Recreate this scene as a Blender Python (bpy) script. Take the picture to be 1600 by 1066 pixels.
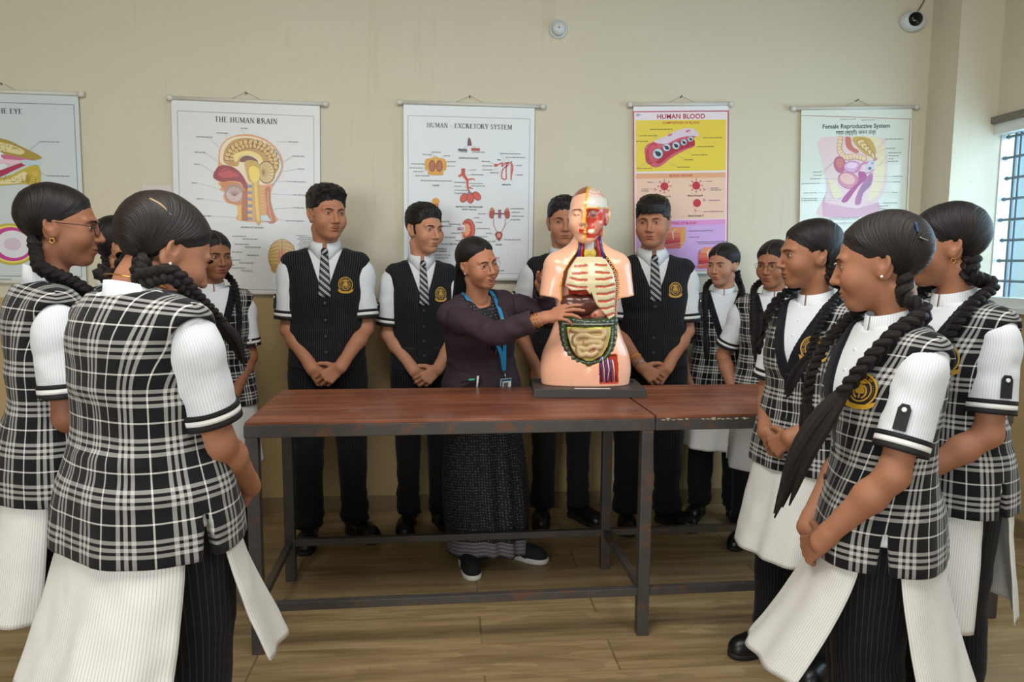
import bpy, bmesh, math, random
import numpy as np
from mathutils import Matrix, Vector
for _o in list(bpy.data.objects): bpy.data.objects.remove(_o)
SC = bpy.context.scene
COL = SC.collection
# ----------------------------------------------------------------- camera, daylight, added fill lights, exposure
F_PX, PITCH, ROLL, YAW = 1150.0, .1087, .0059, .0848
CAM_AT = (.6481, -2.4369, 1.3289)
cam = bpy.data.objects.new('camera', bpy.data.cameras.new('camera')); COL.objects.link(cam); SC.camera = cam
cam.data.sensor_width = 36; cam.data.lens = F_PX / 1600 * 36; cam.data.clip_start = .05
_fw = Vector((math.sin(YAW) * math.cos(PITCH), math.cos(YAW) * math.cos(PITCH), -math.sin(PITCH)))
_rt = Vector((math.cos(YAW), -math.sin(YAW), 0)); _up = _rt.cross(_fw)
_c, _s = math.cos(ROLL), math.sin(ROLL); _r = _rt * _c + _up * _s; _u = _up * _c - _rt * _s
cam.matrix_world = Matrix(((_r.x, _u.x, -_fw.x, CAM_AT[0]), (_r.y, _u.y, -_fw.y, CAM_AT[1]), (_r.z, _u.z, -_fw.z, CAM_AT[2]), (0, 0, 0, 1)))
W = bpy.data.worlds.new('daylight'); SC.world = W; W.use_nodes = True
_bg = W.node_tree.nodes['Background']; _bg.inputs[0].default_value = (.80, .92, 1.0, 1); _bg.inputs[1].default_value = 2.2
def area_light(name, loc, rot_e, sx, sy, watts, rgb):
    l = bpy.data.lights.new(name, 'AREA'); l.shape = 'RECTANGLE'; l.size = sx; l.size_y = sy; l.energy = watts; l.color = rgb
    o = bpy.data.objects.new(name, l); COL.objects.link(o); o.location = loc; o.rotation_euler = rot_e; return o
R90 = math.pi / 2
area_light('daylight_side_window', (3.62, .15, 1.62), (0, R90, 0), 1.0, 1.9, 44, (.46, .76, 1.0))
area_light('rear_fill_light', (-1.3, -4.72, 1.75), (R90, 0, 0), 1.9, 1.5, 104, (.93, .97, .98))  # unseen fill added behind the camera to brighten the room
area_light('rear_fill_light', (1.9, -4.72, 1.75), (R90, 0, 0), 1.9, 1.5, 12, (.90, .97, 1.0))  # weaker added fill, also unseen behind the camera
area_light('overhead_fill_light', (.10, -1.4, 3.06), (0, 0, 0), 1.2, 1.2, 68, (1.0, .965, .90))  # added overhead fill for brightness, no fixture modelled
area_light('overhead_fill_light', (1.90, -1.4, 3.06), (0, 0, 0), 1.2, 1.2, 46, (.97, .98, .97))  # second added overhead fill, dimmer, also without a fixture
SC.view_settings.view_transform = 'Standard'; SC.view_settings.look = 'None'; SC.view_settings.gamma = 1
SC.view_settings.exposure = -.36
SC.cycles.use_denoising = True
SC.cycles.max_bounces = 7; SC.cycles.diffuse_bounces = 4; SC.cycles.glossy_bounces = 3; SC.cycles.transmission_bounces = 6
SC.cycles.sample_clamp_indirect = 6
# ----------------------------------------------------------------- helpers
def V(*a): return np.array(a, float)
def unit(v):
    v = np.asarray(v, float); return v / (np.linalg.norm(v) + 1e-12)
def sstep(a, b, x):
    t = np.clip((x - a) / (b - a), 0, 1); return t * t * (3 - 2 * t)
def rot(axis, deg):
    return np.array(Matrix.Rotation(math.radians(deg), 3, axis))
def ipl(z, zs, vs):
    """smooth (monotone cubic-like) interpolation of a profile"""
    zs = np.asarray(zs, float); vs = np.asarray(vs, float)
    i = np.clip(np.searchsorted(zs, z) - 1, 0, len(zs) - 2)
    m = np.gradient(vs, zs)
    h = zs[i + 1] - zs[i]; t = np.clip((z - zs[i]) / h, 0, 1)
    return ((1 + 2 * t) * (1 - t) ** 2 * vs[i] + t * (1 - t) ** 2 * h * m[i]
            + t * t * (3 - 2 * t) * vs[i + 1] + t * t * (t - 1) * h * m[i + 1])
_rs = np.random.RandomState(5)
_tab = _rs.rand(4096)
def vnoise(P, f):
    """value noise in -1..1"""
    Q = P * f; I = np.floor(Q).astype(np.int64); F = Q - I; F = F * F * (3 - 2 * F)
    r = 0
    for dx in (0, 1):
        for dy in (0, 1):
            for dz in (0, 1):
                hsh = ((I[:, 0] + dx) * 73856093 ^ (I[:, 1] + dy) * 19349663 ^ (I[:, 2] + dz) * 83492791) & 4095
                w = (F[:, 0] if dx else 1 - F[:, 0]) * (F[:, 1] if dy else 1 - F[:, 1]) * (F[:, 2] if dz else 1 - F[:, 2])
                r = r + w * _tab[hsh]
    return r * 2 - 1

# ---- signed distance modelling: smooth unions of primitives, meshed with surface nets
def p_cone(a, b, ra, rb, sc=None):
    a = V(*a); b = V(*b); ba = b - a; L = ba @ ba + 1e-12
    def f(P):
        pa = P - a; t = np.clip(pa @ ba / L, 0, 1)
        return np.sqrt(((pa - t[:, None] * ba) ** 2).sum(1)) - (ra + (rb - ra) * t)
    return f, (a + b) / 2, np.sqrt(L) / 2 + max(ra, rb)
def p_ell(c, r, R=None):
    c = V(*c); r = V(*r)
    def f(P):
        q = P - c
        if R is not None: q = q @ R
        k0 = np.sqrt(((q / r) ** 2).sum(1)); k1 = np.sqrt(((q / r ** 2) ** 2).sum(1)) + 1e-9
        return k0 * (k0 - 1) / k1
    return f, c, r.max()
def p_box(c, s, rad=0., R=None):
    c = V(*c); s = V(*s)
    def f(P):
        q = P - c
        if R is not None: q = q @ R
        q = np.abs(q) - (s - rad)
        return np.sqrt((np.maximum(q, 0) ** 2).sum(1)) + np.minimum(q.max(1), 0) - rad
    return f, c, np.linalg.norm(s)
class Field:
    def __init__(s): s.ops = []
    def u(s, prim, k=.01): s.ops.append(('u', prim, k)); return s
    def c(s, prim, k=.004): s.ops.append(('c', prim, k)); return s       # carve away
    def i(s, f, k=.002): s.ops.append(('i', (f, None, 0), k)); return s   # intersect (keep f<0)
    def chain(s, pts, rad, k=.006):
        for j in range(len(pts) - 1): s.u(p_cone(pts[j], pts[j + 1], rad[j], rad[j + 1]), k)
        return s
    def ev(s, P, c=None, R=None):
        d = np.full(len(P), 9.0)
        for typ, (f, pc, pr), k in s.ops:
            if c is not None and pc is not None and np.linalg.norm(pc - c) - pr > R + k + .02: continue
            v = f(P)
            if typ == 'u':
                h = np.clip(.5 + .5 * (v - d) / k, 0, 1); d = v * (1 - h) + d * h - k * h * (1 - h)
            else:
                if typ == 'c': v = -v
                h = np.clip(.5 - .5 * (v - d) / k, 0, 1); d = v * (1 - h) + d * h + k * h * (1 - h)
        return d
    def mesh(s, lo, hi, h, n=16, slack=1.7):
        lo = V(*lo); nb = np.ceil((V(*hi) - lo) / (h * n)).astype(int) + 1
        B = np.stack(np.meshgrid(*[np.arange(x) for x in nb], indexing='ij'), -1).reshape(-1, 3)
        C = lo + (B + .5) * h * n; R = h * n * .5 * 1.733
        d = s.ev(C); B = B[np.abs(d) < R * slack + .01]
        ar = np.arange(-1, n + 1); m = n + 2
        G = np.stack(np.meshgrid(ar, ar, ar, indexing='ij'), -1).reshape(-1, 3)
        VI, VP, Q = [], [], []
        off = np.array([[0,0,0],[1,0,0],[0,1,0],[1,1,0],[0,0,1],[1,0,1],[0,1,1],[1,1,1]])
        E = [(0,1),(2,3),(4,5),(6,7),(0,2),(1,3),(4,6),(5,7),(0,4),(1,5),(2,6),(3,7)]
        big = 1 << 20
        for b in B:
            g0 = b * n; P = lo + (G + g0) * h
            D = s.ev(P, lo + (b + .5) * h * n, R + 2 * h).reshape(m, m, m)
            S = D < 0
            if S.all() or not S.any(): continue
            c8 = [S[o[0]:m - 1 + o[0], o[1]:m - 1 + o[1], o[2]:m - 1 + o[2]] for o in off]
            sm = sum(x.astype(np.int8) for x in c8); act = (sm > 0) & (sm < 8)
            I = np.argwhere(act)
            if not len(I): continue
            v8 = np.stack([D[I[:, 0] + o[0], I[:, 1] + o[1], I[:, 2] + o[2]] for o in off], 1)
            acc = np.zeros((len(I), 3)); cnt = np.zeros(len(I))
            for a, e in E:
                va, ve = v8[:, a], v8[:, e]; x = (va < 0) != (ve < 0)
                t = np.where(x, va / np.where(x, va - ve, 1), 0)
                acc += np.where(x[:, None], off[a] + t[:, None] * (off[e] - off[a]), 0); cnt += x
            gi = I - 1 + g0
            VI.append((gi[:, 0] * big + gi[:, 1]) * big + gi[:, 2] + 2)
            VP.append(lo + (gi + acc / cnt[:, None]) * h)
            core = slice(1, n + 1)
            for ax in range(3):
                sl2 = [core] * 3; sl2[ax] = slice(2, n + 2)
                A = S[core, core, core]; A2 = S[tuple(sl2)]
                J = np.argwhere(A != A2)
                if not len(J): continue
                inn = A[J[:, 0], J[:, 1], J[:, 2]]; g = J + g0
                e1 = np.zeros(3, int); e2 = np.zeros(3, int); e1[(ax + 1) % 3] = 1; e2[(ax + 2) % 3] = 1
                q = [g - e1 - e2, g - e2, g, g - e1]
                q = np.stack([(x[:, 0] * big + x[:, 1]) * big + x[:, 2] + 2 for x in q], 1)
                q[~inn] = q[~inn][:, ::-1]; Q.append(q)
        ids, first, = np.unique(np.concatenate(VI), return_index=True)
        return np.concatenate(VP)[first], np.searchsorted(ids, np.concatenate(Q))

def merge(*ms):
    """join several (verts, faces[, uv]) arrays of quads"""
    vs, fs, o = [], [], 0
    for m in ms:
        vs.append(m[0]); fs.append(m[1] + o); o += len(m[0])
    return np.concatenate(vs), np.concatenate(fs)
def obj(name, v, f, mats, parent=None, uv=None, attrs=None, col=None, mi=None, smooth=True):
    me = bpy.data.meshes.new(name)
    v = np.asarray(v, np.float32)
    if isinstance(f, np.ndarray):
        me.vertices.add(len(v)); me.vertices.foreach_set('co', v.ravel())
        nf, k = f.shape
        me.loops.add(nf * k); me.loops.foreach_set('vertex_index', f.astype(np.int32).ravel())
        me.polygons.add(nf); me.polygons.foreach_set('loop_start', np.arange(0, nf * k, k, dtype=np.int32))
        me.polygons.foreach_set('loop_total', np.full(nf, k, np.int32))
        me.update(calc_edges=True)
    else:
        me.from_pydata(v.tolist(), [], f); me.update()
    if not isinstance(mats, (list, tuple)): mats = [mats]
    for m in mats: me.materials.append(m)
    if smooth: me.polygons.foreach_set('use_smooth', np.ones(len(me.polygons), bool))
    if mi is not None: me.polygons.foreach_set('material_index', np.asarray(mi, np.int32))
    li = np.zeros(len(me.loops), np.int32); me.loops.foreach_get('vertex_index', li)
    if uv is not None:
        u = np.asarray(uv, np.float32)
        if len(u) == len(v): u = u[li]
        me.uv_layers.new(name='UVMap').data.foreach_set('uv', u.ravel())
    if col is not None:
        c = np.ones((len(v), 4), np.float32); c[:, :3] = col
        me.attributes.new('Col', 'FLOAT_COLOR', 'POINT').data.foreach_set('color', c.ravel())
    for k2, a in (attrs or {}).items():
        me.attributes.new(k2, 'FLOAT', 'POINT').data.foreach_set('value', np.asarray(a, np.float32))
    me.validate()
    o = bpy.data.objects.new(name, me); COL.objects.link(o)
    if parent is not None: o.parent = parent
    return o
def tag(o, label=None, cat=None, group=None, kind=None):
    if label: o['label'] = label
    if cat: o['category'] = cat
    if group: o['group'] = group
    if kind: o['kind'] = kind
    return o
def thing(name, label, cat, loc=(0, 0, 0), rz=0, group=None):
    o = bpy.data.objects.new(name, None); COL.objects.link(o); o.empty_display_size = .05
    o.location = loc; o.rotation_euler = (0, 0, rz)
    return tag(o, label, cat, group)
def structure(name, v, f, mat, **k):
    return tag(obj(name, v, f, mat, smooth=False, **k), kind='structure')

# ---- explicit shapes
def box(lo, hi, bev=0.):
    lo = V(*lo); hi = V(*hi)
    bm = bmesh.new(); bmesh.ops.create_cube(bm, size=1)
    for x in bm.verts: x.co = Vector((lo + hi) / 2) + Vector([a * b for a, b in zip(x.co, (hi - lo))])
    if bev: bmesh.ops.bevel(bm, geom=bm.edges[:], offset=bev, segments=2, affect='EDGES', profile=.6)
    return bmout(bm)
def bmout(bm):
    bm.verts.index_update()
    r = (np.array([x.co[:] for x in bm.verts]), [[w.index for w in fc.verts] for fc in bm.faces]); bm.free(); return r
def join(*ms):
    vs, fs, o = [], [], 0
    for v, f in ms:
        vs.append(np.asarray(v)); fs += [[int(i) + o for i in q] for q in f]; o += len(v)
    return np.concatenate(vs), fs
def xf(m, R=None, t=(0, 0, 0), s=1.):
    v = np.asarray(m[0]) * s
    if R is not None: v = v @ np.asarray(R).T
    return (v + V(*t),) + tuple(m[1:])
def loft(rings, closed=True, cap=True):
    """rings: (n, k, 3) -> quads (array when no caps)"""
    R = np.asarray(rings, float); n, k, _ = R.shape
    kk = k if closed else k - 1
    i = np.arange(n - 1)[:, None] * k; j = np.arange(kk)[None]
    q = np.stack([i + j, i + (j + 1) % k, i + k + (j + 1) % k, i + k + j], -1).reshape(-1, 4)
    v = R.reshape(-1, 3)
    if not cap: return v, q
    f = q.tolist() + [list(range(k))[::-1], [(n - 1) * k + x for x in range(k)]]
    return v, f
def frames(P):
    """parallel-transport frames on a polyline"""
    P = np.asarray(P, float); T = np.gradient(P, axis=0); T /= np.linalg.norm(T, axis=1)[:, None] + 1e-12
    a = V(0, 0, 1) if abs(T[0][2]) < .9 else V(0, 1, 0)
    N = [unit(np.cross(a, T[0]))]
    for t in T[1:]:
        x = N[-1] - t * (N[-1] @ t); N.append(unit(x))
    N = np.array(N); return T, N, np.cross(T, N)
def spline(P, n):
    P = np.asarray(P, float); s = np.r_[0, np.cumsum(np.linalg.norm(np.diff(P, axis=0), axis=1))]
    t = np.linspace(0, s[-1], n)
    return np.stack([ipl(t, s, P[:, i]) for i in range(P.shape[1])], 1)
def tube(P, r, k=10, cap=True, flat=1.):
    P = np.asarray(P, float); T, N, B = frames(P); r = np.broadcast_to(np.asarray(r, float), (len(P),))
    a = np.arange(k) / k * 2 * np.pi
    R = P[:, None] + r[:, None, None] * (np.cos(a)[None, :, None] * N[:, None] + flat * np.sin(a)[None, :, None] * B[:, None])
    return loft(R, cap=cap)
def lathe(pr, k=24, axis='z'):
    """pr: (radius, height) pairs"""
    a = np.arange(k) / k * 2 * np.pi
    R = np.array([[(r * math.cos(t), r * math.sin(t), z) for t in a] for r, z in pr])
    v, f = loft(R)
    if axis == 'y': v = v[:, [0, 2, 1]] * V(1, -1, 1)
    return v, f
def prism(poly, t, y=0.):
    """polygon in x,z extruded in -y by t from y"""
    n = len(poly); a = [(x, y, z) for x, z in poly]; b = [(x, y - t, z) for x, z in poly]
    f = [list(range(n))[::-1], list(range(n, 2 * n))] + [[i, (i + 1) % n, n + (i + 1) % n, n + i] for i in range(n)]
    return np.array(a + b), f
def text_mesh(s, size, bold=0., align='CENTER', font=None, space=1.):
    cu = bpy.data.curves.new('t', 'FONT'); cu.body = s; cu.size = size; cu.align_x = align; cu.offset = bold
    cu.resolution_u = 3; cu.space_character = space
    if font: cu.font = font
    o = bpy.data.objects.new('t', cu); dg = bpy.context.evaluated_depsgraph_get()
    COL.objects.link(o); dg.update()
    me = bpy.data.meshes.new_from_object(o.evaluated_get(dg))
    v = np.array([x.co[:] for x in me.vertices]).reshape(-1, 3); f = [list(p.vertices) for p in me.polygons]
    bpy.data.objects.remove(o); bpy.data.curves.remove(cu); bpy.data.meshes.remove(me)
    return v, f
# ----------------------------------------------------------------- materials
def lin(r, g, b):
    f = lambda c: (c / 255 / 12.92) if c / 255 <= .04045 else ((c / 255 + .055) / 1.055) ** 2.4
    return (f(r), f(g), f(b), 1)
class NT:
    """tiny node-tree writer"""
    def __init__(s, name):
        s.m = bpy.data.materials.new(name); s.m.use_nodes = True; s.t = s.m.node_tree
        s.b = s.t.nodes['Principled BSDF']
    def n(s, typ, **k):
        x = s.t.nodes.new('ShaderNode' + typ)
        for a, v in k.items():
            if a.startswith('i_'):
                key = a[2:]; key = int(key) if key.isdigit() else key.replace('_', ' ')
                s.put(x.inputs[key], v)
            else: setattr(x, a, v)
        return x
    def put(s, sock, v):
        if isinstance(v, bpy.types.Node): v = v.outputs[0]
        if isinstance(v, bpy.types.NodeSocket): s.t.links.new(v, sock)
        else: sock.default_value = v
    def math(s, op, a, b=None, c=None):
        x = s.n('Math', operation=op)
        for i, v in enumerate((a, b, c)):
            if v is not None: s.put(x.inputs[i], v)
        return x.outputs[0]
    def mix(s, fac, a, b, mode='MIX'):
        x = s.n('Mix', data_type='RGBA', blend_type=mode)
        s.put(x.inputs[0], fac); s.put(x.inputs[6], a); s.put(x.inputs[7], b); return x.outputs[2]
    def ramp(s, fac, *stops):
        x = s.n('ValToRGB'); s.put(x.inputs[0], fac); e = x.color_ramp.elements
        for i, (p, c) in enumerate(stops):
            el = e[i] if i < 2 else e.new(p)
            el.position = p; el.color = c
        return x.outputs[0]
    def noise(s, vec=None, scale=5., detail=3., rough=.5):
        x = s.n('TexNoise'); x.inputs['Scale'].default_value = scale; x.inputs['Detail'].default_value = detail
        x.inputs['Roughness'].default_value = rough
        if vec is not None: s.put(x.inputs['Vector'], vec)
        return x.outputs[0]
    def objco(s, scale=(1, 1, 1), src='Object'):
        m = s.n('Mapping'); s.put(m.inputs[0], s.n('TexCoord').outputs[src]); m.inputs['Scale'].default_value = scale
        return m.outputs[0]
    def bump(s, h, st=.3, dist=.01):
        b = s.n('Bump'); b.inputs['Strength'].default_value = st; b.inputs['Distance'].default_value = dist
        s.put(b.inputs['Height'], h); s.put(s.b.inputs['Normal'], b.outputs[0]); return b
    def out(s, col=None, rough=None, **k):
        if col is not None: s.put(s.b.inputs['Base Color'], col)
        if rough is not None: s.put(s.b.inputs['Roughness'], rough)
        for a, v in k.items(): s.put(s.b.inputs[a.replace('_', ' ')], v)
        return s.m
def plain(name, rgb, rough=.5, var=.06, scale=30., **k):
    """plain coloured material with a little grain"""
    t = NT(name); c = lin(*rgb); f = t.noise(t.objco(), scale, 3)
    dk = tuple(x * (1 - var) for x in c[:3]) + (1,); lt = tuple(min(1, x * (1 + var)) for x in c[:3]) + (1,)
    return t.out(t.mix(f, dk, lt), rough, **k)
def skin_mat(name, rgb):
    t = NT(name); c = lin(*rgb)
    a = t.n('Attribute', attribute_name='Col')
    base = t.mix(1., a.outputs['Color'], c, 'MULTIPLY')
    f = t.noise(t.objco(), 25, 4)
    base = t.mix(f, base, t.mix(1., base, (.86, .8, .78, 1), 'MULTIPLY'))
    t.bump(t.noise(t.objco(), 380, 2), .06, .002)
    return t.out(base, .54, Specular_IOR_Level=.32)
def hair_mat(name, rgb, us=130., vs=3.):
    t = NT(name); uv = t.n('UVMap')
    m = t.n('Mapping'); t.put(m.inputs[0], uv.outputs[0]); m.inputs['Scale'].default_value = (us, vs, 1)
    f = t.noise(m.outputs[0], 1, 4, .6)
    c = lin(*rgb); a = t.n('Attribute', attribute_name='Col')
    base = t.mix(f, tuple(x * .45 for x in c[:3]) + (1,), tuple(x * 1.6 for x in c[:3]) + (1,))
    base = t.mix(a.outputs['Fac'], base, a.outputs['Color'])
    t.bump(f, .8, .005)
    return t.out(base, .46, Specular_IOR_Level=.32)
def uvxy(t):
    s = t.n('SeparateXYZ'); t.put(s.inputs[0], t.n('UVMap').outputs[0]); return s.outputs[0], s.outputs[1]
def stripe(t, x, per, lo, hi):
    """1 where frac(x/per) lies between lo and hi"""
    f = t.math('FRACT', t.math('DIVIDE', x, per))
    return t.math('MULTIPLY', t.math('GREATER_THAN', f, lo), t.math('LESS_THAN', f, hi))
def weave_bump(t, st=.15):
    t.bump(t.noise(t.objco(), 900, 2), st, .001)
def plaid_mat():
    t = NT('plaid_cloth'); u, v = uvxy(t)
    def bars(x, per):
        r = None
        for lo, hi, w in ((.10, .18, .50), (.245, .325, .50), (.39, .47, .50), (.765, .80, .8)):
            b = t.math('MULTIPLY', stripe(t, x, per, lo, hi), w); r = b if r is None else t.math('MAXIMUM', r, b)
        return r
    P = 2 * math.pi * .165 / 12
    a = bars(t.math('ADD', u, 10), P); b = bars(t.math('ADD', v, 10), P * 1.22)
    m = t.math('ADD', t.math('MULTIPLY', a, .62), t.math('MULTIPLY', b, .62)); m = t.math('MINIMUM', m, 1.)
    c = t.mix(m, lin(15, 15, 19), lin(226, 224, 219))
    e = t.n('Attribute', attribute_name='edge').outputs['Fac']
    lap = t.math('LESS_THAN', e, .034)
    c = t.mix(lap, c, lin(15, 16, 25))
    weave_bump(t); return t.out(c, .85, Specular_IOR_Level=.2, Sheen_Weight=.1)
def stripe_mat(name, base, line, per, w, wob=0.):
    t = NT(name); u, v = uvxy(t)
    m = stripe(t, t.math('ADD', u, 10), per, .3, .3 + w)
    c = t.mix(m, lin(*base), lin(*line)); weave_bump(t, .12)
    return t.out(c, .85, Specular_IOR_Level=.2, Sheen_Weight=.05)
def tie_mat():
    t = NT('tie_cloth'); u, v = uvxy(t)
    x = t.math('ADD', t.math('MULTIPLY', u, 1.), t.math('MULTIPLY', v, 1.2))
    m = t.math('MAXIMUM', stripe(t, t.math('ADD', x, 10), .034, .1, .22), stripe(t, t.math('ADD', x, 10), .034, .34, .46))
    return t.out(t.mix(m, lin(18, 19, 28), lin(205, 205, 205)), .6)
def leather_mat():
    t = NT('shoe_leather'); t.bump(t.noise(t.objco(), 60, 3), .12, .004)
    return t.out(lin(17, 17, 19), .36, Specular_IOR_Level=.45)
M_PLAID = plaid_mat()
M_SHIRT = stripe_mat('white_striped_shirting', (219, 222, 225), (197, 200, 205), .0062, .28)
M_KURTA = stripe_mat('cream_striped_shirting', (222, 221, 217), (192, 191, 187), .0068, .24)
M_PIN = stripe_mat('pinstripe_suiting', (14, 14, 17), (50, 50, 54), .0125, .10)
M_VESTB = stripe_mat('pinstripe_waistcoat', (17, 17, 21), (72, 72, 78), .0105, .12)
M_TIE = tie_mat(); M_SHOE = leather_mat()
M_SOLE = plain('shoe_sole', (24, 23, 23), .7)
M_BLACK = plain('black_trim', (17, 17, 20), .7)
M_WHITE = plain('white_trim', (236, 236, 234), .7)
M_GOLD = plain('gold_thread', (190, 146, 42), .5, .15, 300)
M_NAVY = plain('navy_thread', (22, 26, 58), .7)
M_BROW = plain('brow_hair', (22, 16, 14), .7)
M_HAIR = hair_mat('black_hair', (23, 18, 17)); M_HAIR2 = hair_mat('brown_black_hair', (34, 27, 25))
_t = NT('eye'); M_EYE = _t.out(_t.n('Attribute', attribute_name='Col').outputs['Color'], .12)
M_BUTTON = plain('dark_button', (40, 42, 48), .25)
M_PEARL = plain('pearl_button', (225, 226, 228), .25)
M_METAL = plain('silver_metal', (190, 190, 190), .25, Metallic=1.)
M_BRASS = plain('gold_metal', (214, 160, 72), .28, Metallic=1.)
M_THREAD = plain('orange_thread', (238, 150, 32), .6)
_t = NT('spectacle_lens'); M_LENS = _t.out(lin(250, 250, 250), .02, Transmission_Weight=1., IOR=1.05, Alpha=.07)
SKINS = {}
def skin(rgb):
    if rgb not in SKINS: SKINS[rgb] = skin_mat('skin', rgb)
    return SKINS[rgb]
# ----------------------------------------------------------------- heads (head-local: face -y, up z, origin between the ears)
def cran_prims(F, fw=1., jaw=1.):
    F.u(p_ell((0, .018, .040), (.0745, .094, .079)), .02)
    F.u(p_ell((0, -.030, -.008), (.0655 * fw, .062, .082)), .03)
    F.u(p_ell((0, -.026, -.055), (.055 * fw * jaw, .056, .050)), .025)          # jaw
    F.u(p_ell((0, -.062, -.090), (.027 * jaw, .022, .018)), .028)                # chin
    return F
def head_field(fw=1., jaw=1., nose=1., lips=1., neck=.050, open_mouth=0., lid=1., bw=1.):
    F = Field(); cran_prims(F, fw, jaw)
    for s in (-1, 1):
        F.u(p_ell((s * .040 * fw, -.058, -.028), (.024, .026, .026)), .025)      # cheek
        F.u(p_cone((s * .012, -.087, .026), (s * .044, -.074, .026), .010 * bw, .009 * bw), .014)   # brow
    for s in (-1, 1):
        F.c(p_ell((s * .031, -.098, .006), (.019, .019, .0135)), .014)           # socket
    F.u(p_cone((0, -.084, .020), (0, -.106 - .003 * nose, -.026), .0075, .0088 * nose), .010)   # nose bridge
    F.u(p_ell((0, -.105, -.029), (.0105 * nose, .0105, .0085)), .007)
    for s in (-1, 1):
        F.u(p_ell((s * .0125 * nose, -.094, -.032), (.0075, .0105, .0072)), .006)
        F.c(p_ell((s * .0062, -.101, -.0395), (.0036, .0055, .0032)), .003)
    F.u(p_ell((0, -.0795, -.059), (.026, .014, .018)), .014)                       # muzzle
    F.u(p_ell((0, -.0892, -.0555), (.0205, .0085, .0052 * lips)), .004)          # lips
    F.u(p_ell((0, -.0880, -.0665 - open_mouth), (.0175, .0085, .0068 * lips)), .004)
    for s in (-1, 1): F.c(p_cone((0, -.0980, -.0605 - open_mouth / 2), (s * .0225, -.087, -.0600), .0018 + open_mouth * .55, .0010), .0025)
    F.c(p_ell((0, -.093, -.0775), (.016, .004, .005)), .006)                      # under lip
    F.c(p_cone((0, -.0965, -.046), (0, -.0975, -.050), .0022, .0022), .005)
    for s in (-1, 1):                                                             # eyelids round the eyeball, then the slit
        F.u(p_ell((s * .0315, -.0735, .006), (.0150, .0150, .0128)), .005)
        F.c(p_cone((s * .0190, -.0925, .0036), (s * .031, -.0915, .0058), .0034 * lid, .0062 * lid), .0018)
        F.c(p_cone((s * .031, -.0915, .0058), (s * .0440, -.0830, .0068), .0062 * lid, .0030 * lid), .0018)
    for s in (-1, 1):                                                             # ears
        Re = rot('Z', s * -24) @ rot('X', -12)
        F.u(p_ell((s * .0690, .012, -.006), (.0090, .020, .034)), .016)
        F.u(p_ell((s * .0765, .013, .003), (.0065, .0165, .0265), Re), .006)
        F.u(p_ell((s * .0725, .006, -.022), (.0055, .0085, .0095)), .006)
        F.c(p_ell((s * .0825, .011, .006), (.0055, .0095, .0150), Re), .004)
    F.u(p_cone((0, .022, -.055), (0, .038, -.185), neck, neck * 1.04), .022)     # neck
    F.u(p_cone((0, .036, -.18), (0, .036, -.225), neck * 1.02, neck * 1.02), .02)
    for s in (-1, 1): F.u(p_cone((s * .048, .030, -.065), (s * .012, -.002, -.178), .009, .009), .03)
    return F
SKIN_H = {}
def head_mesh(h=.0026, **k):
    key = (h,) + tuple(sorted(k.items()))
    if key not in SKIN_H:
        F = head_field(**k); v, q = F.mesh((-.11, -.135, -.245), (.11, .14, .15), h)
        c = np.ones((len(v), 3)); om = k.get('open_mouth', 0.)
        x, y, z = v.T
        def spot(cx, cy, cz, rx, ry, rz): return np.exp(-(((np.abs(x) - cx) / rx) ** 2 + ((y - cy) / ry) ** 2 + ((z - cz) / rz) ** 2) ** 2)
        lip = np.maximum(spot(0, -.096, -.0560, .021, .012, .0052), spot(0, -.095, -.0665 - om, .019, .012, .0066))
        c *= 1 - lip[:, None] * V(.28, .50, .46)
        hole = spot(0, -.094, -.0608 - om / 2, .018, .0085, .0016 + om * .6)
        c *= 1 - hole[:, None] * V(.75, .82, .82)
        lidc = spot(.0315, -.084, .0060, .017, .014, .0095); c *= 1 - .22 * lidc[:, None]
        lash = spot(.0315, -.088, .0112, .0145, .012, .0021); c *= 1 - .72 * lash[:, None]
        ck = spot(.042, -.07, -.03, .022, .03, .022); c *= 1 + ck[:, None] * V(.03, -.04, -.05)
        SKIN_H[key] = (v, q, c)
    return SKIN_H[key]
def eyeball(s, gaze):
    """eyeball with iris by vertex colour"""
    u, w = 24, 16
    th = np.r_[0, np.linspace(.12, math.pi, w)]
    R = np.array([[(math.sin(t) * math.cos(a), -math.cos(t), math.sin(t) * math.sin(a)) for a in np.arange(u) / u * 2 * math.pi] for t in th])
    th_v = np.repeat(th, u)
    v, f = loft(R, cap=False)
    col = np.where((th_v < .24)[:, None], V(.004, .003, .003), np.where((th_v < .60)[:, None], V(.022, .010, .006), V(.44, .41, .39)))
    v = v * .0122; v[th_v < .5] += V(0, -.0004, 0)
    G = rot('Z', gaze[0]) @ rot('X', gaze[1])
    return v @ G.T + V(s * .0315, -.0742, .006), f, col
def brow(s, thick=1., raise_=0.):
    P = spline([(s * .0125, -.0950, .0215), (s * .025, -.0950, .0262 + raise_), (s * .037, -.0880, .0265 + raise_), (s * .0485, -.0755, .0205)], 14)
    r = np.interp(np.arange(14), [0, 3, 8, 13], [.0026, .0036, .0032, .0012]) * thick
    return tube(P, r, 8, flat=.55)
def head_bend(v, Rh, pivot=V(0, .02, -.075)):
    """turn the head on the neck: smooth from fixed neck base to turning head"""
    s = v[:, 2] - .55 * np.minimum(v[:, 1], .0) - .10 * v[:, 1]
    w = sstep(-.165, -.075, s)[:, None]
    q = (v - pivot) @ Rh.T + pivot
    return v * (1 - w) + q * w

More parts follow.
